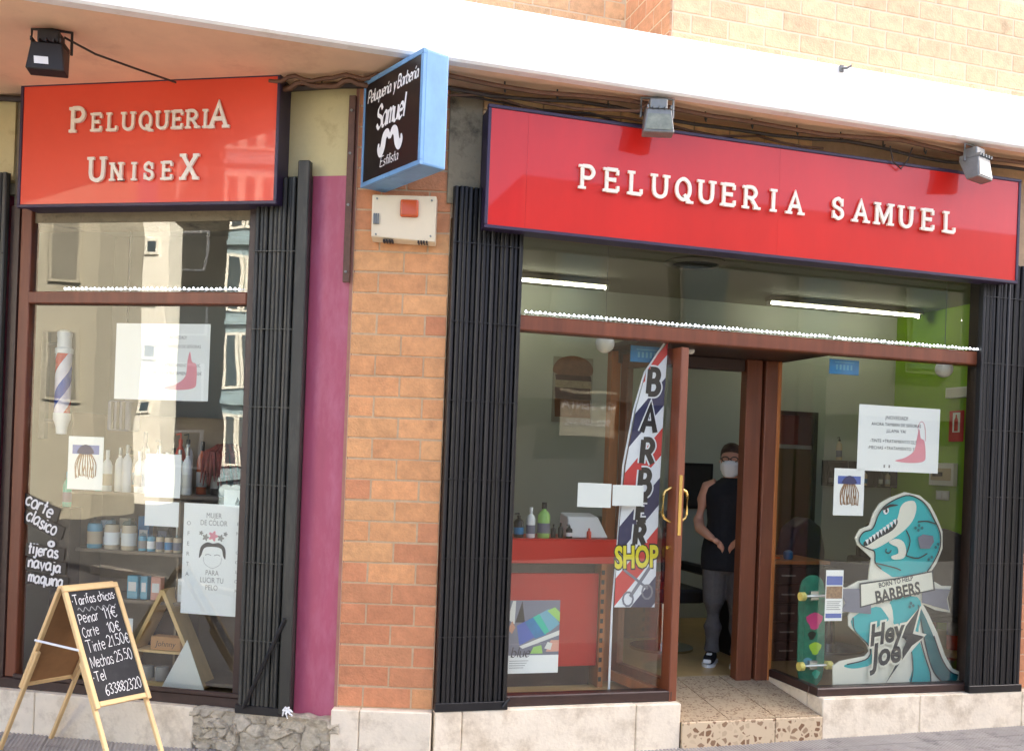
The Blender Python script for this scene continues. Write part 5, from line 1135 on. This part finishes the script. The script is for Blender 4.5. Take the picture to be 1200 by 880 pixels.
# brush lettering on the glass
bl = thing('window_lettering', 'black brush strokes with white words corte clasico tijeras navaja maquina', 'window lettering', 'L', -2.13, .040, .85)
words_ = (('corte', -.01, .475, .085, -.45, .21), ('clasico', .0, .375, .082, -.45, .235), ('o', .17, .215, .05, 0, .045), ('tijeras', .025, .165, .075, -.10, .225), ('navaja', .03, .075, .072, -.08, .235), ('maquina', .035, -.015, .072, -.08, .25))
for k, (wd, x, z, h, sl, wto) in enumerate(words_):
    ww = hand_w(wd, h, .12); sc = wto / ww
    m = MB(); m.ribbon([(x - .02, z + h * .32), (x + wto + .03, z + h * .32 + sl * wto)], h * 1.05, .0); obj('brush_stroke', m, 'sign_black', bl, (0, -.0015 - .0002 * k, 0)) if wd != 'o' else None
    m = MB(); hand(m, wd, 0, 0, h, .013, 0, .12, jit=.05); o = obj('lettering', m, 'chalk', bl, (x, -.004, z)); o.scale = (sc, 1, 1); o.rotation_euler = (0, -math.atan(sl), 0)

# ================================================================== SANDWICH BOARD
ab = thing('sandwich_board', 'pine A-frame chalkboard with prices on the pavement', 'sandwich board', 'W', -2.373, 5.561, 0, .98)
ZT, HS, WB = .922, .585, .34; GA = -.09
tl = math.atan2(HS, ZT - GA)
def leg_pts(sg, u):                     # point u down the sloping side (0 top, 1 ground)
    return (sg * HS * u, ZT + (GA - ZT) * u)
for sg, nm in ((-1, 'front'), (1, 'rear')):
    e = bpy.data.objects.new(nm + '_panel', None)
    slope_len = math.hypot(HS, ZT - GA)
    pr = MB(); BH = .70
    # panel frame in its own tilted plane: x across, z down along the slope, y normal
    fo_ = obj('panel_frame', MB().box(-WB / 2, WB / 2, -.012, .012, -.032, 0), 'pine', ab, (0, sg * .012, ZT), (sg * tl, 0, 0), bev=.003)
    obj('rail', B(-WB / 2 + .026, WB / 2 - .026, -.011, .011, -BH, -BH + .028), 'pine', fo_, bev=.003)
    for x in (-WB / 2 + .012, WB / 2 - .012): obj('stile', B(x - .013, x + .013, -.0125, .0125, -BH - .01, -.0325), 'pine', fo_, bev=.003)
    obj('writing_panel', B(-WB / 2 + .026, WB / 2 - .026, -.004, .004, -BH + .028, -.033), 'chalkboard' if sg < 0 else 'hardboard', fo_)
    for x in (-WB / 2 + .012, WB / 2 - .012): obj('leg', B(x - .012, x + .012, (.013 if sg < 0 else -.035), (.035 if sg < 0 else -.013), -slope_len + .01, -BH * .62), 'pine', fo_, bev=.003)
    if sg < 0:
        ck = MB(); y = -.0052
        def ctext(s_, x, z, h, wto, lw=.0050):
            ww = hand_w(s_, h, .14, .3); m = MB(); hand(m, s_, 0, 0, h, lw, 0, .14, jit=.07, slope=.04, space=.3); o = obj('chalk_lettering', m, 'chalk', fo_, (x, y, z)); o.scale = (wto / ww, 1, 1)
        X0 = -WB / 2 + .035
        ctext('·Tarifas chicos·', X0, -.115, .055, .27, .006)
        wv = MB(); wv.ribbon([(X0 + .02 + i * .0045, -.145 + .012 * math.sin(i * .75)) for i in range(54)], .0045, y); obj('chalk_lettering', wv, 'chalk_dim', fo_)
        ctext('Peinar', X0 + .01, -.225, .060, .125); ctext('11€', X0 + .165, -.215, .06, .085)
        ctext('Corte', X0 + .01, -.305, .060, .105); ctext('10€', X0 + .165, -.295, .06, .085)
        ctext('Tinte', X0 + .01, -.395, .066, .115); ctext('21.50€', X0 + .14, -.38, .062, .14)
        ctext('Mechas', X0 + .01, -.485, .066, .14); ctext('25.50', X0 + .16, -.47, .062, .11)
        ctext('·Tel', X0 + .0, -.565, .058, .08); ctext('633882320', X0 + .05, -.645, .058, .225)
obj('stay_bar', MB().tube([(-WB / 2 + .0, -.20, .60), (-WB / 2 - .002, .22, .60)], .007, 6), 'bottle_white', ab)
for sg in (-1, 1):
    pass

# ================================================================== PERSON IN THE DOORWAY
def remeshed(name, mb, m, voxel, parent, smooth_it=4, label=None):
    me = bpy.data.meshes.new(name); me.from_pydata(mb.v, [], mb.f); bm = bmesh.new(); bm.from_mesh(me); bmesh.ops.recalc_face_normals(bm, faces=bm.faces); bm.to_mesh(me); bm.free()
    o = bpy.data.objects.new('tmp', me); COL.objects.link(o)
    r = o.modifiers.new('r', 'REMESH'); r.mode = 'VOXEL'; r.voxel_size = voxel
    s = o.modifiers.new('s', 'SMOOTH'); s.iterations = smooth_it; s.factor = .5
    ev = bpy.data.meshes.new_from_object(o.evaluated_get(bpy.context.evaluated_depsgraph_get())); bpy.data.objects.remove(o)
    ev.materials.clear(); ev.materials.append(M[m]); ev.polygons.foreach_set('use_smooth', [True] * len(ev.polygons))
    p = link(name, ev, parent)
    if label: p['label'] = label
    return p
PX, PY = 1.675, 7.50
pe_ = thing('person', 'person in a black sleeveless top and white mask standing in the doorway', 'person', 'W', PX, PY, .216, -.32)
def vt_(z, rx, ry, x=0, y=0): return (x, y, z), (ry, rx)
def col(mb, rows, n=20):
    V = []; k = len(rows)
    for (x, y, z), (ry, rx) in rows:
        for i in range(n): a = 2 * math.pi * i / n; V.append((x + rx * math.cos(a), y + ry * math.sin(a), z))
    mb.add(V, [(j * n + i, j * n + (i + 1) % n, (j + 1) * n + (i + 1) % n, (j + 1) * n + i) for j in range(k - 1) for i in range(n)] + [tuple(range(n - 1, -1, -1)), tuple((k - 1) * n + i for i in range(n))])
bd = MB()
col(bd, [vt_(.80, .15, .10), vt_(.88, .175, .118), vt_(.98, .165, .112), vt_(1.08, .148, .102), vt_(1.20, .158, .108), vt_(1.30, .165, .10), vt_(1.36, .14, .08), vt_(1.40, .065, .06), vt_(1.44, .052, .055, 0, -.005), vt_(1.50, .055, .06, 0, -.012)])
col(bd, [vt_(1.435, .03, .04, 0, -.035), vt_(1.455, .055, .07, 0, -.025), vt_(1.50, .068, .085, 0, -.02), vt_(1.56, .076, .095, 0, -.012), vt_(1.61, .072, .092, 0, -.005), vt_(1.65, .045, .06, 0, 0), vt_(1.665, .015, .02)])
bd.tube([(0, -.10, 1.56), (0, -.125, 1.525), (0, -.105, 1.515)], [.010, .015, .010], 8)
for sg in (-1, 1):
    bd.tube([(sg * .074, .005, 1.57), (sg * .080, .01, 1.545), (sg * .076, .008, 1.52)], [.008, .018, .008], 8)
    bd.tube([(sg * .10, 0, 1.37), (sg * .165, .005, 1.345), (sg * .205, .02, 1.24), (sg * .235, .035, 1.09), (sg * .215, -.03, 1.03), (sg * .14, -.12, .985), (sg * .105, -.145, .965)], [.05, .058, .050, .043, .042, .032, .026], 14)
    # hand: palm and five bent fingers resting on the front pocket
    bd.tube([(sg * .105, -.145, .965), (sg * .085, -.152, .952), (sg * .062, -.15, .935)], [(.026, .020), (.036, .018), (.034, .016)], 10)
    for k in range(4):
        dz = .024 - k * .016; L_ = (.9, 1, .95, .78)[k]
        bd.tube([(sg * .066, -.15, .935 + dz), (sg * (.066 - .03 * L_), -.148, .918 + dz), (sg * (.066 - .046 * L_), -.138, .895 + dz), (sg * (.066 - .05 * L_), -.130, .878 + dz)], [.0085, .008, .0075, .006], 6)
    bd.tube([(sg * .098, -.160, .965), (sg * .075, -.175, .968), (sg * .052, -.172, .958)], [.010, .0095, .007], 6)
    bd.tube([(sg * .085, 0, .86), (sg * .09, -.005, .68), (sg * .092, -.01, .47), (sg * .094, .015, .28), (sg * .096, .02, .09), (sg * .098, -.02, .05), (sg * .104, -.12, .03)], [.092, .074, .050, .042, .032, .034, .028], 14)
remeshed('body', bd, 'skin', .0085, pe_)
vs = MB(); col(vs, [vt_(.72, .20, .14), vt_(.80, .205, .142), vt_(.88, .200, .138), vt_(.98, .180, .126), vt_(1.08, .165, .116), vt_(1.20, .176, .122), vt_(1.29, .190, .114), vt_(1.345, .188, .10), vt_(1.385, .125, .084), vt_(1.41, .082, .074), vt_(1.425, .07, .068)])
remeshed('sleeveless_top', vs, 'vest_black', .010, pe_)
tr_ = MB(); col(tr_, [vt_(.70, .13, .10), vt_(.80, .170, .122), vt_(.88, .184, .127), vt_(.93, .178, .124)])
for sg in (-1, 1): tr_.tube([(sg * .085, 0, .86), (sg * .09, -.005, .68), (sg * .092, -.01, .47), (sg * .094, .012, .28), (sg * .096, .015, .09)], [.112, .098, .084, .074, .066], 14)
remeshed('trousers', tr_, 'trousers', .010, pe_)
for sg in (-1, 1):
    sh_ = MB(); sh_.tube([(sg * .098, .06, .045), (sg * .098, .0, .06), (sg * .102, -.08, .045), (sg * .106, -.16, .03)], [(.038, .04), (.043, .055), (.046, .04), (.034, .026)], 14)
    so = remeshed('shoe', sh_, 'vest_black', .007, pe_, 2)
    obj('sole', MB().prism([(x + sg * .1, y) for x, y in smooth_pts([(-.042, .07), (.042, .07), (.046, -.02), (.05, -.13), (.0, -.195), (-.045, -.13), (-.044, -.02)], True, 3)], 0, .018), 'bottle_white', so, (0, 0, .018), (-math.pi / 2, 0, 0)) if False else None
    sl = MB(); pts = smooth_pts([(-.045, .095), (.045, .095), (.048, -.02), (.05, -.14), (.0, -.205), (-.048, -.14), (-.046, -.02)], True, 3); n = len(pts)
    sl.add([(x + sg * .102, y, 0) for x, y in pts] + [(x + sg * .102, y, .022) for x, y in pts], [tuple(range(n)), tuple(range(n, 2 * n))[::-1]] + [(i, (i + 1) % n, n + (i + 1) % n, n + i) for i in range(n)])
    obj('sole', sl, 'bottle_white', so)
    obj('laces', MB().box(sg * .102 - .022, sg * .102 + .022, -.115, -.05, .078, .09).box(sg * .106 - .03, sg * .106 + .03, -.19, -.165, .03, .058), 'bottle_white', so, bev=.006)
hr = MB(); col(hr, [vt_(1.50, .062, .05, 0, .05), vt_(1.56, .082, .085, 0, .022), vt_(1.592, .086, .088, 0, .016), vt_(1.618, .084, .094, 0, .006), vt_(1.638, .078, .098, 0, .0), vt_(1.672, .058, .074), vt_(1.692, .022, .03)])
hr.tube([(0, .09, 1.62), (0, .14, 1.56), (0, .13, 1.46)], [.03, .035, .012], 10)
remeshed('hair', hr, 'hair', .008, pe_)
mk = MB(); mk.tube([(0, -.105, 1.535), (0, -.135, 1.505), (0, -.125, 1.47), (0, -.085, 1.44)], [(.03, .012), (.055, .02), (.056, .025), (.045, .02)], 14)
mk = MB(); col(mk, [vt_(1.428, .035, .035, 0, -.07), vt_(1.45, .060, .065, 0, -.052), vt_(1.49, .073, .100, 0, -.036), vt_(1.525, .074, .110, 0, -.038), vt_(1.552, .055, .082, 0, -.052), vt_(1.556, .02, .03, 0, -.085)])
for sg in (-1, 1): obj('mask_loop', MB().tube([(sg * .072, -.05, 1.53), (sg * .084, .0, 1.555), (sg * .084, .012, 1.54), (sg * .072, -.05, 1.48)], .003, 5), 'mask_white', pe_)
remeshed('face_mask', mk, 'mask_white', .006, pe_, 3)
gl_ = MB()
for sg in (-1, 1): gl_.tube([(sg * .034 + .026 * math.cos(a), -.108, 1.565 + .019 * math.sin(a)) for a in [k * .628 for k in range(10)]], .004, 5, closed=True); gl_.tube([(sg * .06, -.105, 1.57), (sg * .08, -.04, 1.57), (sg * .082, .0, 1.565)], .0035, 5)
gl_.tube([(-.01, -.11, 1.568), (.01, -.11, 1.568)], .004, 5)
obj('glasses', gl_, 'lamp_black', pe_)
